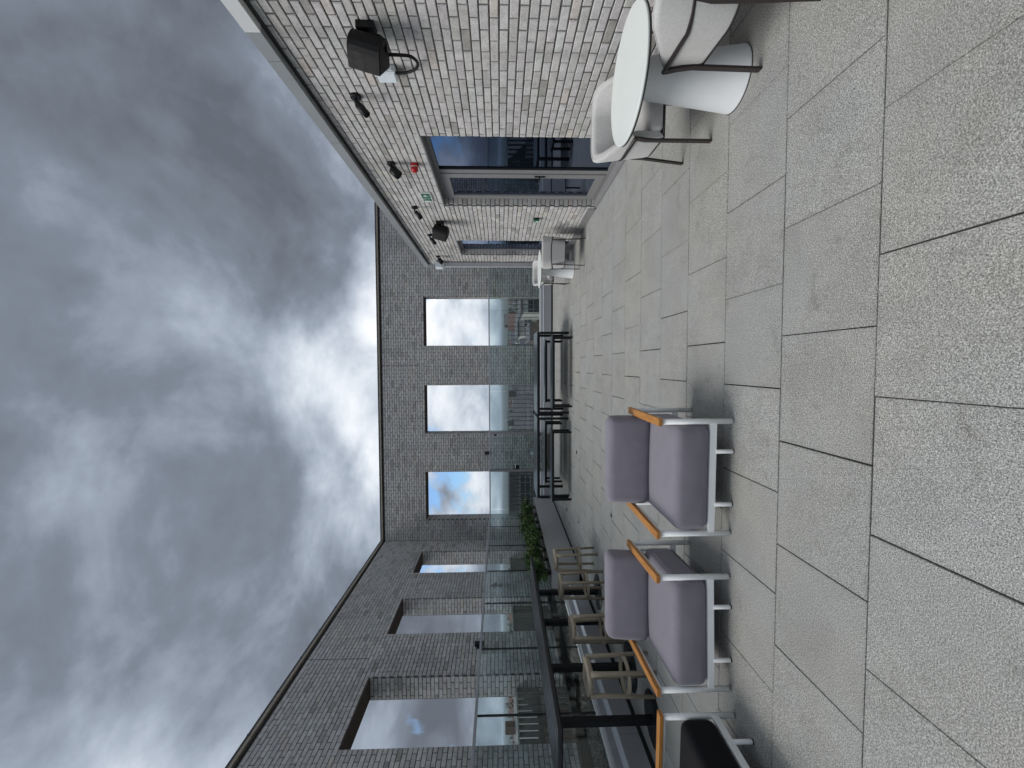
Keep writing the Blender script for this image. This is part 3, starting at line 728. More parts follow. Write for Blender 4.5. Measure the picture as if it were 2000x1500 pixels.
dup(c1, 'pale tub chair behind the far round table by the downpipe', (2.19, 9.87, 0), rad(-4))

def round_table(label, loc):
    t = thing('round_table', label, 'table', loc, 0, 'round white pedestal tables')
    MB().lathe([(0.398, 0.7265), (0.400, 0.729), (0.400, 0.7385), (0.397, 0.7405)], 64).build('tabletop', M['laminate'], t)
    MB().lathe([(0.392, 0.7150), (0.401, 0.7165), (0.401, 0.7262), (0.395, 0.7264)], 64).build('edge_band', M['black_edge'], t)
    MB().lathe([(0.196, 0.004), (0.196, 0.010), (0.194, 0.016), (0.112, 0.700), (0.14, 0.7145)], 48).build('cone_base', M['cone_white'], t)
    MB().lathe([(0.1985, 0.0), (0.1985, 0.0038)], 48).build('floor_ring', M['black_edge'], t)
    return t
rt = round_table('round white table with cone base beside the glazed door, nearest the camera', (1.925, 2.865, 0))
dup(rt, 'far round white table with cone base near the downpipe', (2.10, 9.18, 0))

def bar_stool(label, loc, rz):
    t = thing('bar_stool', label, 'stool', loc, rz, 'taupe bar stools')
    hs, hf, Zs = 0.120, 0.138, 0.70
    def dish(p):
        r = (p[0] / 0.16) ** 2
        return (p[0], p[1], p[2] + 0.008 * r + 0.003 * (p[1] / 0.16) ** 2)
    seat = MB().rbox((0, 0, Zs - 0.019), (0.330, 0.330, 0.048), 0.0235, 4, (0, 0, 0), 12, dish)
    seat.v = [(x * math.sqrt(max(0, 1 - 0.36 * (y / 0.158) ** 2)), y * math.sqrt(max(0, 1 - 0.36 * (x / 0.158) ** 2)), z) for x, y, z in seat.v]
    st = seat.build('seat', M['taupe'], t)
    for k in (-2, -1, 0, 1, 2): MB().cbox((k * 0.035, 0.0, Zs + 0.0055 + 0.008 * (k * 0.035 / 0.16) ** 2), (0.006, 0.11, 0.002)).build('seat_slot', M['stem'], st)
    MB().tube([(-hs, -hs, Zs - .035), (hs, -hs, Zs - .035), (hs, hs, Zs - .035), (-hs, hs, Zs - .035)], 0, closed=True, sec=(0.026, 0.030)).build('seat_frame', M['taupe'], t)
    for a in (-1, 1):
        for b_ in (-1, 1):
            MB().tube([(a * hs, b_ * hs, Zs - 0.022), (a * (hs + 0.002), b_ * (hs + 0.002), Zs - 0.12), (a * hf, b_ * hf, 0.0)], [0.031, 0.025, 0.0185], 8).build('leg', M['taupe'], t)
    f = 0.285; ring = [(0.165 * math.cos(q), 0.165 * math.sin(q), f) for q in [2 * math.pi * k / 32 for k in range(32)]]
    MB().tube(ring, 0.0, closed=True, sec=(0.020, 0.034)).build('footrest', M['taupe'], t)
    return t
s1 = bar_stool('taupe bar stool standing apart by the planter, farthest along the bar', (-3.275, 6.89, 0), rad(2))
dup(s1, 'second taupe bar stool from the planter, close beside the bar', (-3.40, 6.29, 0), rad(-6))
dup(s1, 'third taupe bar stool from the planter, hidden below behind an armchair back', (-3.41, 5.235, 0), rad(42))
dup(s1, 'taupe bar stool nearest the camera beside the black bar', (-3.305, 4.285, 0), rad(-4))

# long bar table
t = thing('bar_table', 'long narrow black bar table on four posts along the left balustrade', 'table', (-3.74, 5.5, 0))
o = MB().box(-0.355, 0.355, -1.78, 1.76, 1.045, 1.080).build('tabletop', M['bar_top'], t); bevel(o, 0.003)
MB().box(-0.30, 0.30, -1.70, 1.68, 1.020, 1.0445).build('under_frame', M['black_metal'], t)
for y in (4.205, 4.99, 5.91, 6.71):
    p_ = MB().box(-0.034, 0.034, y - 5.5 - 0.034, y - 5.5 + 0.034, 0.014, 1.0195).build('leg', M['black_metal'], t)
    MB().lathe([(0.268, 0.0), (0.270, 0.003), (0.268, 0.010), (0.060, 0.016)], 40, (0, y - 5.5, 0)).build('base_plate', M['black_metal'], t)

def slat_top(t, L, Wd, z, th, name, mt, nb):
    w = Wd / nb
    for k in range(nb):
        o = MB().box(-L / 2, L / 2, -Wd / 2 + k * w + 0.003, -Wd / 2 + (k + 1) * w - 0.003, z - th, z).build(name, mt, t); bevel(o, 0.002, 1)
def picnic_table(label, loc, rz=0.0):
    t = thing('picnic_table', label, 'table', loc, rz, 'dark slate picnic tables')
    slat_top(t, 1.93, 0.98, 0.745, 0.022, 'top_board', M['picnic_metal'], 5)
    MB().tube([(-0.93, -0.46, 0.700), (0.93, -0.46, 0.700), (0.93, 0.46, 0.700), (-0.93, 0.46, 0.700)], 0, closed=True, sec=(0.05, 0.046)).build('apron', M['black_metal'], t)
    for a in (-1, 1):
        for b_ in (-1, 1): MB().box(a * 0.93 - 0.028, a * 0.93 + 0.028, b_ * 0.45 - 0.028, b_ * 0.45 + 0.028, 0.0, 0.677).build('leg', M['black_metal'], t)
    return t
def picnic_bench(label, loc, rz=0.0):
    t = thing('picnic_bench', label, 'bench', loc, rz, 'dark slate picnic benches')
    slat_top(t, 1.64, 0.36, 0.452, 0.020, 'seat_board', M['picnic_metal'], 3)
    MB().tube([(-0.79, -0.15, 0.412), (0.79, -0.15, 0.412), (0.79, 0.15, 0.412), (-0.79, 0.15, 0.412)], 0, closed=True, sec=(0.04, 0.038)).build('apron', M['black_metal'], t)
    for a in (-1, 1):
        for b_ in (-1, 1): MB().box(a * 0.765 - 0.022, a * 0.765 + 0.022, b_ * 0.15 - 0.022, b_ * 0.15 + 0.022, 0.0, 0.392).build('leg', M['black_metal'], t)
    return t
pt = picnic_table('right dark slate picnic table before the end balustrade', (-0.170, 10.15, 0))
dup(pt, 'left dark slate picnic table near the planter end', (-2.18, 10.19, 0), rad(0.8))
pb = picnic_bench('bench on the camera side of the right picnic table', (-0.14, 9.37, 0))
dup(pb, 'bench on the wall side of the right picnic table', (-0.14, 10.86, 0))
dup(pb, 'bench on the camera side of the left picnic table', (-2.27, 9.47, 0), rad(1))
dup(pb, 'bench on the wall side of the left picnic table', (-2.265, 10.93, 0), rad(-1))

# ---------------------------------------------------------------- planter and planting
t = thing('planter', 'long warm grey trough planter full of leafy shrubs on the left', 'planter', (-4.24, 10.25, 0))
MB().box(0.175, 0.19, -2.15, 2.43, 0.045, 0.600).build('front_panel', M['planter'], t)
MB().box(-0.17, 0.1745, -2.15, -2.135, 0.045, 0.600).build('end_panel', M['planter'], t)
MB().box(-0.17, 0.1745, 2.415, 2.43, 0.045, 0.600).build('end_panel', M['planter'], t)
MB().box(-0.19, -0.175, -2.15, 2.43, 0.045, 0.600).build('back_panel', M['planter'], t)
MB().box(-0.16, 0.16, -2.12, 2.40, 0.0, 0.0445).build('plinth', M['dark_gap'], t)
MB().box(-0.174, 0.174, -2.134, 2.414, 0.05, 0.555).build('soil', M['soil'], t)
def leaf_shape(mb, p, d, L, w, f, fold=0.25):
    d = d.normalized(); s = d.cross(Vector((0, 0, 1)))
    if s.length < 0.05: s = Vector((1, 0, 0))
    s.normalize(); s = (Matrix.Rotation(rnd.uniform(-0.9, 0.9), 3, d) @ s); n = s.cross(d)
    a, b_, c_, e = p, p + d * L * 0.45 + s * w / 2 + n * w * fold, p + d * L - n * L * 0.12, p + d * L * 0.45 - s * w / 2 + n * w * fold
    m_ = p + d * L * 0.5
    mb.add([a, b_, c_, e, m_], [(0, 1, 4), (1, 2, 4), (2, 3, 4), (3, 0, 4)], (f, f, f))
def shrub(label, loc, R, Ht, n, mt='leaf_green', L=0.055, w=0.030):
    t = thing('shrub', label, 'shrub', loc, 0, 'leafy shrubs in the planter')
    st = MB(); lf = MB()
    tips = []
    for k in range(16):
        a = rnd.uniform(0, 6.28); rr = R * math.sqrt(rnd.random()); h = Ht * rnd.uniform(0.55, 1.0) * (1 - 0.35 * (rr / R) ** 2)
        tip = Vector((rr * math.cos(a), rr * math.sin(a) * 1.25, h)); mid = tip * 0.5 + Vector((0, 0, 0.04))
        st.tube([(0, 0, -0.02), mid, tip], [0.006, 0.004, 0.002], 5); tips.append((mid, tip))
    for i in range(n):
        m_, tip = rnd.choice(tips); q = rnd.random(); p = m_.lerp(tip, q ** 0.6) + Vector((rnd.gauss(0, .035), rnd.gauss(0, .035), rnd.gauss(0, .03)))
        d = Vector((rnd.gauss(0, 1), rnd.gauss(0, 1), rnd.uniform(-0.5, 0.9)))
        f = min(1, max(0, 0.35 + rnd.gauss(0, 0.22) + 0.25 * (q - 0.5)))
        leaf_shape(lf, p, d, L * rnd.uniform(0.6, 1.25), w * rnd.uniform(0.7, 1.2), f)
    lf.build('foliage', M[mt], t, fix=False); st.build('stem', M['stem'], t)
sp_ = [(8.30, 0.25, 0.34, 'leafy green shrub at the near end of the planter, behind the far stool'), (8.86, 0.27, 0.36, 'leafy shrub second from the near planter end, drooping over its rim'),
       (9.42, 0.26, 0.33, 'leafy shrub third from the near planter end'), (9.98, 0.26, 0.30, 'dark leafy shrub in the middle of the planter'), (10.52, 0.26, 0.37, 'tall leafy shrub just past the planter middle'),
       (11.10, 0.25, 0.31, 'leafy shrub third from the far planter end'), (11.66, 0.26, 0.40, 'yellow tipped tall shrub second from the far planter end'), (12.22, 0.24, 0.30, 'leafy shrub at the far end of the planter')]
for y, R, h, lb_ in sp_: shrub(lb_, (-4.22 + rnd.uniform(-0.03, 0.04), y, 0.56), R * 1.08, h * 1.5, 900, 'leaf_green', 0.074, 0.042)
# plants in pots behind the end balustrade
def pot(t, r, h):
    MB().lathe([(r * 0.75, 0.0), (r, h), (r * 0.9, h), (r * 0.86, h - 0.03)], 20).build('pot', M['dark_gap'], t)
def spiky(label, loc, mt, n, L, spread, w, h):
    t = thing('potted_plant', label, 'plant', loc, 0, 'potted plants behind the end balustrade'); pot(t, 0.13, h); mb = MB()
    for i in range(n):
        a = rnd.uniform(0, 6.28); el = rnd.uniform(0.25, 1.45); l = L * rnd.uniform(0.7, 1.1); p = Vector((rnd.gauss(0, .02), rnd.gauss(0, .02), h - 0.03)); pts = []
        d = Vector((math.cos(a) * math.cos(el) * spread, math.sin(a) * math.cos(el) * spread, math.sin(el)))
        s = Vector((-math.sin(a), math.cos(a), 0)); f = rnd.random()
        for k in range(5):
            q = k / 4; c_ = p + d * l * q + Vector((0, 0, -0.35 * l * q * q)); ww = w * (1 - q * 0.92)
            pts += [c_ - s * ww / 2, c_ + s * ww / 2]
        mb.add(pts, [(2 * k, 2 * k + 1, 2 * k + 3, 2 * k + 2) for k in range(4)], (f, f, f))
    mb.build('foliage', M[mt], t, fix=False)
spiky('dark green grass clump behind the end balustrade, right of the middle opening', (-0.42, 13.25, 0.12), 'leaf_grass', 160, 0.30, 1.0, 0.012, 0.30)
spiky('red leaved spiky plant low in front of the middle opening', (-1.02, 13.25, 0.12), 'leaf_red', 46, 0.46, 1.1, 0.040, 0.28)
spiky('dark red spiky plant between the middle opening and the gate', (-1.62, 13.25, 0.12), 'leaf_red', 40, 0.40, 1.1, 0.034, 0.30)
spiky('dark green leafy plant beside the gate post', (-1.98, 13.25, 0.12), 'leaf_grass', 70, 0.26, 1.1, 0.030, 0.28)

# ---------------------------------------------------------------- fittings on the pavilion wall (all face -x)
def spot(label, y, z, big, tilt, turn):
    t = thing('wall_spotlight', label, 'spotlight', (PAV_X, y, z), 0, 'black wall spotlights')
    my = Matrix.Rotation(rad(-90), 4, 'Y')
    MB().lathe([(0.052, -0.002), (0.052, 0.022), (0.046, 0.026)], 20).xf(my).build('wall_plate', M['black_metal'], t)
    MB().tube([(-0.025, 0, 0), (-0.075, 0, -0.005), (-0.095, 0, -0.03)], 0.011, 8).build('arm', M['black_metal'], t)
    r, L = (0.055, 0.12) if big else (0.034, 0.14)
    h = MB().lathe([(r * 0.9, 0.0), (r, 0.006), (r, L), (r * 0.86, L), (r * 0.80, L - 0.012)], 22)
    Mx = Matrix.Translation((-0.10, 0, -0.035)) @ Matrix.Rotation(rad(turn), 4, 'X') @ Matrix.Rotation(rad(180 + tilt), 4, 'Y') @ Matrix.Translation((0, 0, -0.03))
    h.xf(Mx).build('lamp_head', M['black_metal'], t)
spot('slim black wall spotlight between near speaker and door', 4.17, 2.975, False, 48, -8)
spot('stubby black wall spotlight above the red alarm sounder', 5.50, 2.985, True, 42, -10)
spot('slim black wall spotlight just past the exit sign', 6.975, 2.985, False, 48, -8)
spot('slim black wall spotlight past the far speaker', 8.41, 2.975, False, 48, -8)
spot('stubby black wall spotlight in front of the hopper head', 10.03, 3.06, True, 40, -8)
def speaker(label, y, z):
    t = thing('wall_speaker', label, 'speaker', (PAV_X, y, z), 0, 'black outdoor wall speakers')
    MB().box(-0.055, 0.0, -0.055, 0.055, -0.06, 0.075).build('wall_bracket', M['black_metal'], t)
    MB().tube([(-0.05, 0.0, 0.01), (-0.10, 0, 0.01)], 0.020, 10).build('swivel', M['black_metal'], t)
    MB().tube([(-0.190, 0.005, 0.148), (-0.12, -0.0, 0.142), (-0.085, -0.0, 0.095), (-0.078, 0.0, 0.0), (-0.085, 0.0, -0.095), (-0.12, 0.0, -0.142), (-0.190, 0.005, -0.148)], 0, sec=(0.008, 0.05), up=(0, 1, 0)).build('yoke', M['black_metal'], t)
    # cabinet: flat grille at the front, rounded back
    prof = [(0.115, -0.16), (0.145, 0.16), (0.125, 0.185), (0.06, 0.19)]
    vs = []; fs = []; n = 9
    for zz, sc in ((-0.170, 0.90), (-0.160, 0.98), (0.0, 1.0), (0.160, 0.98), (0.170, 0.90)):
        ring = [(-0.135, 0.135), (0.135, 0.135)]
        for k in range(n + 1):
            a = k / n * math.pi; ring.append((0.135 * math.cos(a), -0.02 - 0.135 * math.sin(a)))
        vs += [(x * sc, yy * sc, zz) for x, yy in ring]
    m_ = n + 3
    for r in range(4): fs += [(r * m_ + k, r * m_ + (k + 1) % m_, (r + 1) * m_ + (k + 1) % m_, (r + 1) * m_ + k) for k in range(m_)]
    fs += [tuple(range(m_))[::-1], tuple(4 * m_ + k for k in range(m_))]
    Mx = Matrix.Translation((-0.235, 0, 0)) @ Matrix.Rotation(rad(14), 4, 'Y') @ Matrix.Rotation(rad(62), 4, 'Z')
    S75 = Matrix.Scale(0.76, 4)
    Mx = Matrix.Translation((-0.185, 0.015, 0.0)) @ Matrix.Rotation(rad(16), 4, 'Y') @ Matrix.Rotation(rad(38), 4, 'Z') @ S75
    MB().add(vs, fs).xf(Mx).build('cabinet', M['foam_rubber'], t)
    g_ = MB().box(-0.122, 0.122, 0.1352, 0.139, -0.155, 0.155).xf(Mx).build('grille', M['black_metal'], t)
    return t
sA = speaker('black outdoor speaker on a wall bracket nearest the camera, with cable loop', 3.33, 2.60)
cp_ = [Vector(q) for q in ((-0.17, 0.06, -0.11), (-0.15, 0.09, -0.20), (-0.11, 0.16, -0.29), (-0.08, 0.27, -0.325), (-0.055, 0.38, -0.29), (-0.045, 0.44, -0.20), (-0.042, 0.455, -0.095))]
def smooth_path(c, n=6):
    res = []
    for i in range(len(c) - 1):
        a, b_, d, e = c[max(i - 1, 0)], c[i], c[i + 1], c[min(i + 2, len(c) - 1)]
        for k in range(n):
            q = k / n; res.append(0.5 * ((2 * b_) + (d - a) * q + (2 * a - 5 * b_ + 4 * d - e) * q * q + (3 * b_ - a - 3 * d + e) * q ** 3))
    return res + [c[-1]]
MB().tube(smooth_path(cp_), 0.0125, 10).build('cable', M['foam_rubber'], sA)
speaker('black outdoor speaker on a wall bracket past the exit sign', 7.66, 2.66)
t = thing('junction_box', 'white junction box mounted below the near speaker cable', 'junction box', (PAV_X, 3.80, 2.575))
o = MB().box(-0.062, 0.0, -0.055, 0.085, -0.075, 0.09).build('case', M['white_box'], t); bevel(o, 0.006)
for z in (-0.05, 0.0, 0.05): MB().box(-0.05, -0.02, -0.066, -0.0552, z, z + 0.022).build('knockout', M['white_box'], t)
MB().box(-0.066, -0.0622, -0.045, 0.075, -0.065, 0.08).build('lid', M['white_box'], t)
t = thing('alarm_sounder', 'round red fire alarm sounder above the door', 'alarm', (PAV_X, 5.52, 2.69))
my = Matrix.Rotation(rad(-90), 4, 'Y')
MB().lathe([(0.050, 0.0), (0.050, 0.035), (0.046, 0.040)], 24).xf(my).build('base', M['red'], t)
MB().lathe([(0.047, 0.0402), (0.047, 0.048)], 24).xf(my).build('white_band', M['sign_white'], t)
MB().lathe([(0.046, 0.0482), (0.046, 0.085), (0.030, 0.102), (0.010, 0.105)], 24).xf(my).build('lens', M['red'], t)
# exit sign: two green fields, arrow pointing up on the right, running figure and door on the left
t = thing('exit_sign', 'white and green emergency exit sign with running figure and arrow above the door', 'sign', (PAV_X, 6.56, 2.715))
MB().box(-0.022, 0.0, -0.17, 0.17, -0.078, 0.078).build('plate', M['sign_white'], t)
def sx_poly(name, poly, x, mt): return MB().prism(poly, 0, x, x + 0.0015).build(name, mt, t)
sx_poly('green_field', [(-0.160, -0.066), (-0.004, -0.066), (-0.004, 0.066), (-0.160, 0.066)], -0.0236, M['green'])
sx_poly('green_field', [(0.010, -0.066), (0.160, -0.066), (0.160, 0.066), (0.010, 0.066)], -0.0236, M['green'])
ar = [(-0.089, -0.048), (-0.075, -0.048), (-0.075, 0.010), (-0.050, -0.014), (-0.050, 0.006), (-0.082, 0.044), (-0.114, 0.006), (-0.114, -0.014), (-0.089, 0.010)]
sx_poly('arrow', ar, -0.0252, M['sign_white'])
sx_poly('door_mark', [(0.106, -0.054), (0.146, -0.054), (0.146, 0.054), (0.106, 0.054)], -0.0252, M['sign_white'])
fig = MB()
fig.tube([(0, 0.060, 0.034), (0, 0.076, -0.004)], 0, sec=(0.0016, 0.018), up=(1, 0, 0))
for a, b_, c_ in (((0.076, -0.004), (0.056, -0.022), (0.062, -0.050)), ((0.076, -0.004), (0.094, -0.024), (0.112, -0.034)), ((0.062, 0.028), (0.040, 0.014), (0.026, 0.026)), ((0.064, 0.028), (0.086, 0.022), (0.098, 0.036))):
    fig.tube([(0, *a), (0, *b_), (0, *c_)], 0, sec=(0.0016, 0.009), up=(1, 0, 0))
fig.lathe([(0.010, 0), (0.010, 0.0015)], 14)
hd = len(fig.v) - 28
for i in range(hd, len(fig.v)):
    x, y, z = fig.v[i]; fig.v[i] = (z - 0.0007, 0.050 + x, 0.050 + y)
fig.v = [(x - 0.0246, y, z) for x, y, z in fig.v]
fig.build('running_figure', M['sign_white'], t)
t = thing('call_point', 'small green emergency door release box on the wall past the door', 'call point', (PAV_X, 7.48, 0.945))
o = MB().box(-0.032, 0.0, -0.045, 0.045, -0.045, 0.045).build('back_box', M['black_metal'], t); bevel(o, 0.003)
o = MB().box(-0.056, -0.0322, -0.044, 0.044, -0.044, 0.044).build('green_case', M['call_green'], t); bevel(o, 0.004)
MB().box(-0.058, -0.0562, -0.026, 0.026, -0.030, 0.016).build('press_plate', M['sign_white'], t)
# black cylinder lights on the brick screen walls
def wall_light(label, loc, rz):
    t = thing('wall_light', label, 'wall light', loc, rz, 'black cylinder wall lights')
    MB().box(-0.035, 0.035, -0.03, 0.0, -0.05, 0.05).build('wall_plate', M['black_metal'], t)
    MB().lathe([(0.050, -0.10), (0.052, -0.095), (0.052, 0.095), (0.050, 0.10)], 22, (0, -0.080, 0)).build('body', M['black_metal'], t)
    return t
w1 = wall_light('black cylinder wall light on the end wall above the gate', (-2.84, BACK_Y, 2.02), 0)
dup(w1, 'black cylinder wall light on the left wall between two openings', (LEFT_X, 8.30, 2.05), rad(90))
t = thing('socket_box', 'small white socket box low on the end wall behind the gate', 'socket', (-2.87, BACK_Y, 0.56))
o = MB().box(-0.05, 0.05, -0.055, 0.0, -0.06, 0.06).build('case', M['white_box'], t); bevel(o, 0.006)
MB().box(-0.042, 0.042, -0.062, -0.0552, -0.05, 0.05).build('flap', M['white_box'], t)
# black cable duct and a coil at the foot of the left wall
t = thing('cable_duct', 'black cable duct lying along the foot of the left wall', 'duct', (-5.62, 6.6, GRZ))
MB().box(-0.09, 0.09, -1.9, 3.4, 0.02, 0.16).build('duct_body', M['foam_rubber'], t)
MB().box(-0.10, 0.10, -1.92, 3.42, 0.16, 0.172).build('duct_lid', M['foam_rubber'], t)
t = thing('cable_coil', 'loose black cable coil lying on the gravel behind the glass', 'cable', (-5.20, 6.55, GRZ + 0.02))
coil = [((0.15 + 0.012 * math.sin(5 * q)) * math.cos(q), (0.15 + 0.01 * math.cos(3 * q)) * math.sin(q), 0.02 + 0.0125 * q / 1.57 * 0.35) for q in [k * 0.25 for k in range(100)]]
MB().tube(coil, 0.010, 6).build('coil', M['foam_rubber'], t)
MB().tube([coil[-1], (0.02, 0.26, 0.03), (-0.16, 0.36, 0.03), (-0.30, 0.30, 0.05)], 0.010, 6).build('loose_end', M['foam_rubber'], t)

# fallen leaves on the paving
for i, (x, y, s, lb_) in enumerate([(-3.466, 9.883, 0.09, 'curled dry leaf on the paving beside the planter'), (-3.209, 8.383, 0.07, 'small dry leaf on the paving by the far bar stool'),
                                    (-2.165, 5.893, 0.07, 'dry leaf on the paving between bar and armchairs'), (-1.811, 8.634, 0.085, 'dry leaf on the paving before the left bench'), (-3.66, 9.55, 0.06, 'tiny dry leaf near the planter foot')]):
    mb = MB(); n = 6; a = rnd.uniform(0, 6.28); up_, dn = [], []
    for k in range(n + 1):
        q = k / n; ww = math.sin(math.pi * (0.08 + 0.9 * q)) * s * 0.32; z = 0.004 + 0.25 * s * (q - 0.5) ** 2
        up_ += [(s * (q - .5), ww, z + ww * 0.5), (s * (q - .5), 0, z), (s * (q - .5), -ww, z + ww * 0.45)]
    fs = [(3 * k + j, 3 * k + 3 + j, 3 * k + 4 + j, 3 * k + 1 + j) for k in range(n) for j in (0, 1)]
    mb.add(up_, fs); mb.tube([(-s * .5, 0, 0.004 + 0.06 * s), (-s * .8, 0.01, 0.003)], 0.0015, 4)
    mb.xf(Matrix.Rotation(a, 4, 'Z')); o = mb.build('dry_leaf', M['dry_leaf']); o.location = (x, y, 0.001); tag(o, lb_, 'leaf', 'fallen leaves')

# ================================================================ THE TOWN BELOW
GZ0 = -20.0
m, nt, b = newmat('town_ground'); p = pos(nt)
gn = noise(nt, p, 0.02, 6, 0.6); gn2 = noise(nt, p, 0.0035, 4, 0.6)
setb(nt, b, col=mixc(nt, gn2, ramp(nt, gn, [(0.35, (0.020, 0.028, 0.016)), (0.5, (0.034, 0.042, 0.028)), (0.65, (0.085, 0.082, 0.078))]), (0.026, 0.036, 0.024)), rough=0.95); M['town'] = m
gmb = MB(); NR = 40
gmb.add([(0, 0, GZ0)] + [(r * math.cos(2 * math.pi * k / NR), r * math.sin(2 * math.pi * k / NR), GZ0) for r in (300, 9500) for k in range(NR)],
        [(0, 1 + k, 1 + (k + 1) % NR) for k in range(NR)] + [(1 + k, 1 + NR + k, 1 + NR + (k + 1) % NR, 1 + (k + 1) % NR) for k in range(NR)])
struct(gmb.build('ground', M['town']))
for nm, c_, r_ in (('pale_stone', (0.42, 0.41, 0.38), .85), ('brown_brick', (0.14, 0.085, 0.06), .9), ('dark_brick', (0.085, 0.075, 0.070), .9), ('red_tile', (0.085, 0.036, 0.032), .8), ('slate', (0.055, 0.055, 0.068), .6),
                   ('render_white', (0.55, 0.56, 0.56), .8), ('buff_brick', (0.27, 0.22, 0.16), .9), ('pane_dark', (0.02, 0.025, 0.03), .15), ('grey_render', (0.28, 0.29, 0.30), .8)):
    M[nm] = plain(nm, c_, r_, 0, 0.18, 0.8)
def house(label, r0, r1, Y, ztop, dep, wall, roof, cols, rows, win=(1.1, 1.6), frame_m='render_white', gable=0.0, floor_h=3.2, rz=0.0):
    """r0, r1: bearing (x over y) of its two front corners as seen from the terrace, Y its distance"""
    x0, x1 = r0 * Y, r1 * Y; w = x1 - x0; H = ztop - GZ0; cx = (x0 + x1) / 2
    t = thing('town_building', label, 'building', (cx, Y, GZ0), rz)
    MB().box(-w / 2, w / 2, 0, dep, 0, H).build('wall', M[wall], t)
    if gable > 0:
        MB().add([(-w / 2 - .3, -.3, H + .02), (w / 2 + .3, -.3, H + .02), (w / 2 + .3, dep + .3, H + .02), (-w / 2 - .3, dep + .3, H + .02), (-w / 2 - .3, dep / 2, H + gable), (w / 2 + .3, dep / 2, H + gable)],
                 [(0, 1, 5, 4), (2, 3, 4, 5), (1, 2, 5), (3, 0, 4), (3, 2, 1, 0)]).build('roof', M[roof], t)
        ch = MB().box(-w * .3 - .5, -w * .3 + .5, dep / 2 - .4, dep / 2 + .4, H + .3, H + gable + 1.0).build('chimney', M[wall], t)
    else:
        MB().box(-w / 2 - .15, w / 2 + .15, -.15, dep + .15, H + .01, H + .35).build('roof', M[roof], t)
    pw = w / cols; proto = None
    for r in range(rows):
        zc_ = H - 1.9 - r * floor_h
        if zc_ < 1: break
        for c_ in range(cols):
            xc = -w / 2 + pw * (c_ + .5)
            if proto is None:
                proto = MB().box(-win[0] / 2, win[0] / 2, -.06, 0.0, -win[1] / 2, win[1] / 2).mesh('window', M[frame_m])
                mb = MB()
                for a in (-1, 1):
                    for b_ in (-1, 1): mb.cbox((a * win[0] * .235, -.075, b_ * win[1] * .235), (win[0] * .40, .02, win[1] * .41))
                pane = mb.mesh('pane', M['pane_dark'])
            o = link('window', proto, t); o.location = (xc, -.005, zc_); q = link('pane', pane, o)
    return t
# beyond the right opening of the end wall
house('pale block with a tight grid of windows beyond the right opening', 0.072, 0.132, 92, -2.6, 14, 'pale_stone', 'slate', 6, 5, (0.75, 1.7), 'render_white', 0, 2.7)
house('red roofed house behind the pale block beyond the right opening', 0.092, 0.126, 170, -5.6, 16, 'brown_brick', 'red_tile', 6, 2, (1.2, 1.7), 'render_white', 4.2)
house('ornate stone building at the right of the right opening', 0.128, 0.185, 74, -2.4, 12, 'pale_stone', 'slate', 5, 4, (1.0, 2.1), 'grey_render', 0, 3.0)
house('low brown brick building below the right opening', 0.062, 0.104, 60, -3.0, 10, 'brown_brick', 'slate', 3, 2, (1.0, 1.4), 'grey_render', 0)
house('white rendered house far off beyond the right opening', 0.10, 0.125, 240, -3.6, 12, 'render_white', 'slate', 3, 2, (1.3, 1.8), 'grey_render', 3.0)
house('grey rendered house at the left of the right opening', 0.038, 0.066, 80, -5.0, 12, 'grey_render', 'slate', 3, 3, (1.0, 1.6), 'render_white', 2.5)
# beyond the middle opening
house('dark slate roofed terrace filling the middle opening', -0.168, -0.075, 76, -4.4, 13, 'dark_brick', 'slate', 7, 3, (0.8, 1.6), 'grey_render', 3.6)
house('dark gabled house at the right of the middle opening', -0.082, -0.040, 64, -3.8, 11, 'dark_brick', 'slate', 3, 3, (0.9, 1.5), 'render_white', 3.0)
house('pale house far off beyond the middle opening', -0.140, -0.112, 230, -5.4, 12, 'render_white', 'slate', 3, 2, (1.4, 1.8), 'grey_render', 3.2)
# beyond the left opening of the end wall
house('large dark brick block filling the left opening', -0.385, -0.262, 56, 0.2, 14, 'dark_brick', 'slate', 9, 5, (0.85, 1.5), 'grey_render', 0, 3.0)
house('buff brick house beyond the left opening, lower and nearer', -0.345, -0.29, 40, -2.6, 8, 'buff_brick', 'slate', 3, 3, (0.9, 1.4), 'render_white', 0)
# beyond the openings of the left wall
house('white rendered house beyond the farthest left opening', -0.52, -0.44, 64, -2.5, 10, 'render_white', 'slate', 3, 4, (1.0, 1.5), 'grey_render', 2.6)
house('buff brick terrace beyond the middle left opening', -0.68, -0.55, 52, -2.2, 10, 'buff_brick', 'red_tile', 5, 4, (0.9, 1.5), 'render_white', 2.8)
house('white house with slate roof beyond the nearest left opening', -0.86, -0.74, 46, -3.2, 9, 'render_white', 'slate', 4, 4, (0.9, 1.5), 'grey_render', 2.6)
house('brown brick house at the near edge of the nearest left opening', -1.02, -0.88, 44, -2.4, 9, 'brown_brick', 'slate', 4, 4, (0.9, 1.5), 'render_white', 2.6)
house('grey rendered house far off beyond the nearest left opening', -0.90, -0.80, 130, -4.0, 12, 'grey_render', 'red_tile', 4, 2, (1.1, 1.6), 'render_white', 3.4)
hr = random.Random(41)
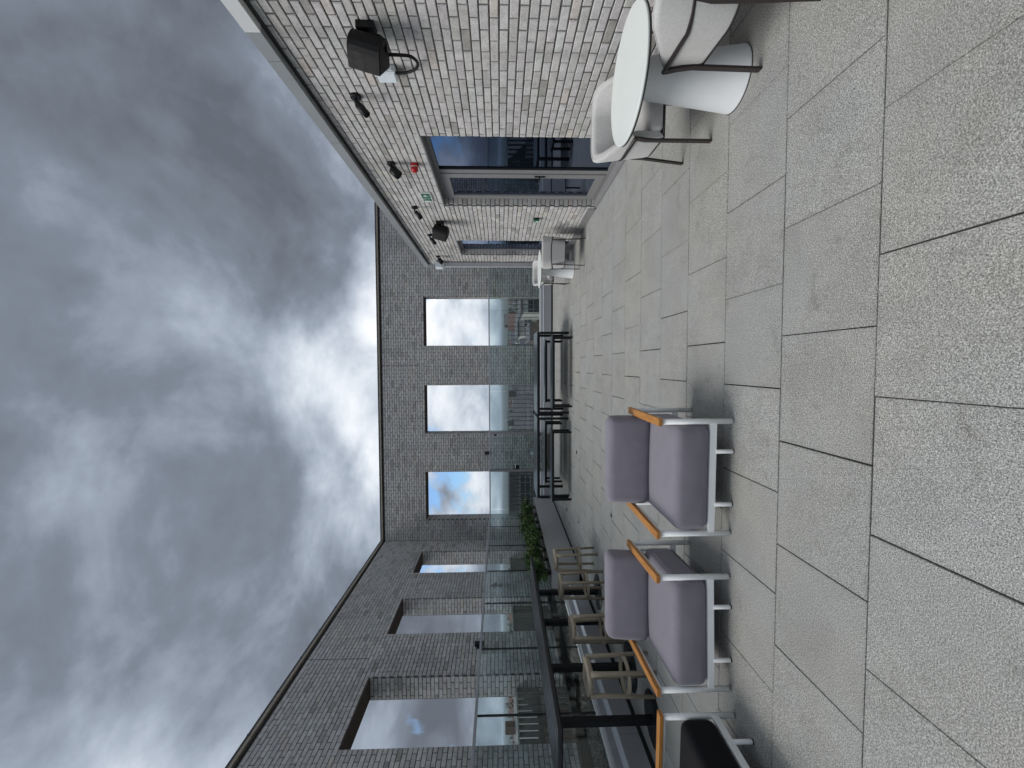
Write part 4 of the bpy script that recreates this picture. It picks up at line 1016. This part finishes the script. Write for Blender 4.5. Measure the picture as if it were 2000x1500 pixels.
for r0_, r1_, nm in ((0.045, 0.17, 'right end wall opening'), (-0.165, -0.04, 'middle end wall opening'), (-0.38, -0.25, 'left end wall opening'), (-0.70, -0.43, 'farther side openings'), (-1.0, -0.74, 'nearest side opening')):
    for k in range(6):
        Yk = hr.uniform(260, 620); wk = hr.uniform(9, 20) / Yk; rc = r0_ + (r1_ - r0_) * (k + hr.uniform(0.2, 0.8)) / 6
        wm = hr.choice(('render_white', 'grey_render', 'buff_brick', 'brown_brick', 'pale_stone')); rm = hr.choice(('slate', 'slate', 'red_tile'))
        words = {'render_white': 'white', 'grey_render': 'grey', 'buff_brick': 'buff', 'brown_brick': 'brown', 'pale_stone': 'pale stone'}[wm]
        order = ('leftmost', 'second from left', 'third from left', 'third from right', 'second from right', 'rightmost')[k]
        hk = house('tiny hazy %s house, %s, far through the %s' % (words, order, nm), rc - wk / 2, rc + wk / 2, Yk, GZ0 + hr.uniform(6, 11), 9, wm, rm, 3, 2, (1.2, 1.6), 'grey_render', hr.uniform(2.0, 3.4))
        hk['group'] = 'distant houses through the ' + nm
def tree(label, r, Y, ht, R):
    t = thing('tree', label, 'tree', (r * Y, Y, GZ0), 0, 'trees in the town')
    MB().tube([(0, 0, -.1), (0.1, 0, ht * .4), (0, .1, ht * .75)], [.35, .25, .1], 7).build('trunk', M['stem'], t)
    mb = MB()
    blobs = [(Vector((rnd.gauss(0, R * .4), rnd.gauss(0, R * .4), ht * rnd.uniform(.5, .95))), R * rnd.uniform(.35, .6)) for k in range(9)]
    for i in range(900):
        c_, br = rnd.choice(blobs); d = Vector((rnd.gauss(0, 1), rnd.gauss(0, 1), rnd.gauss(0, 1))).normalized()
        leaf_shape(mb, c_ + d * br * rnd.uniform(.55, 1.05), d + Vector((rnd.gauss(0, .6), rnd.gauss(0, .6), rnd.gauss(0, .6))), rnd.uniform(.5, .9), rnd.uniform(.35, .6), min(1, max(0, rnd.gauss(.4, .2))))
    mb.build('crown', M['leaf_tree'], t, fix=False)
for r, Y, h, R, lb_ in [(0.055, 130, 16, 5, 'round tree left of the red roofed house'), (0.15, 190, 17, 6, 'broad tree far beyond the right opening'), (-0.06, 120, 17, 6, 'broad tree right of the dark terrace'), (-0.135, 140, 16, 6, 'broad tree behind the dark terrace'),
                        (-0.475, 110, 18, 6, 'tall tree beyond the farthest left opening'), (-0.60, 100, 19, 6, 'tall tree beyond the middle left opening'), (-0.64, 160, 18, 7, 'broad tree far beyond the middle left opening'), (-0.83, 84, 18, 6, 'tall tree beyond the nearest left opening'),
                        (-0.77, 150, 18, 8, 'broad tree far beyond the nearest left opening'), (-0.93, 120, 19, 7, 'broad tree at the near edge of the nearest left opening')]: tree(lb_, r, Y, h, R)
# the air between
m = bpy.data.materials.new('haze'); m.use_nodes = True; nt = m.node_tree; nt.nodes.clear()
vol = nd(nt, 'ShaderNodeVolumePrincipled', {'Color': (0.80, 0.88, 1.0, 1), 'Density': 0.0002, 'Anisotropy': 0.2})
nd(nt, 'ShaderNodeOutputMaterial', {'Volume': vol.outputs[0]})
hz = MB().box(-9800, 9800, -9800, 9800, GZ0 - 1, 8.5).build('haze', m); struct(hz, 'stuff')
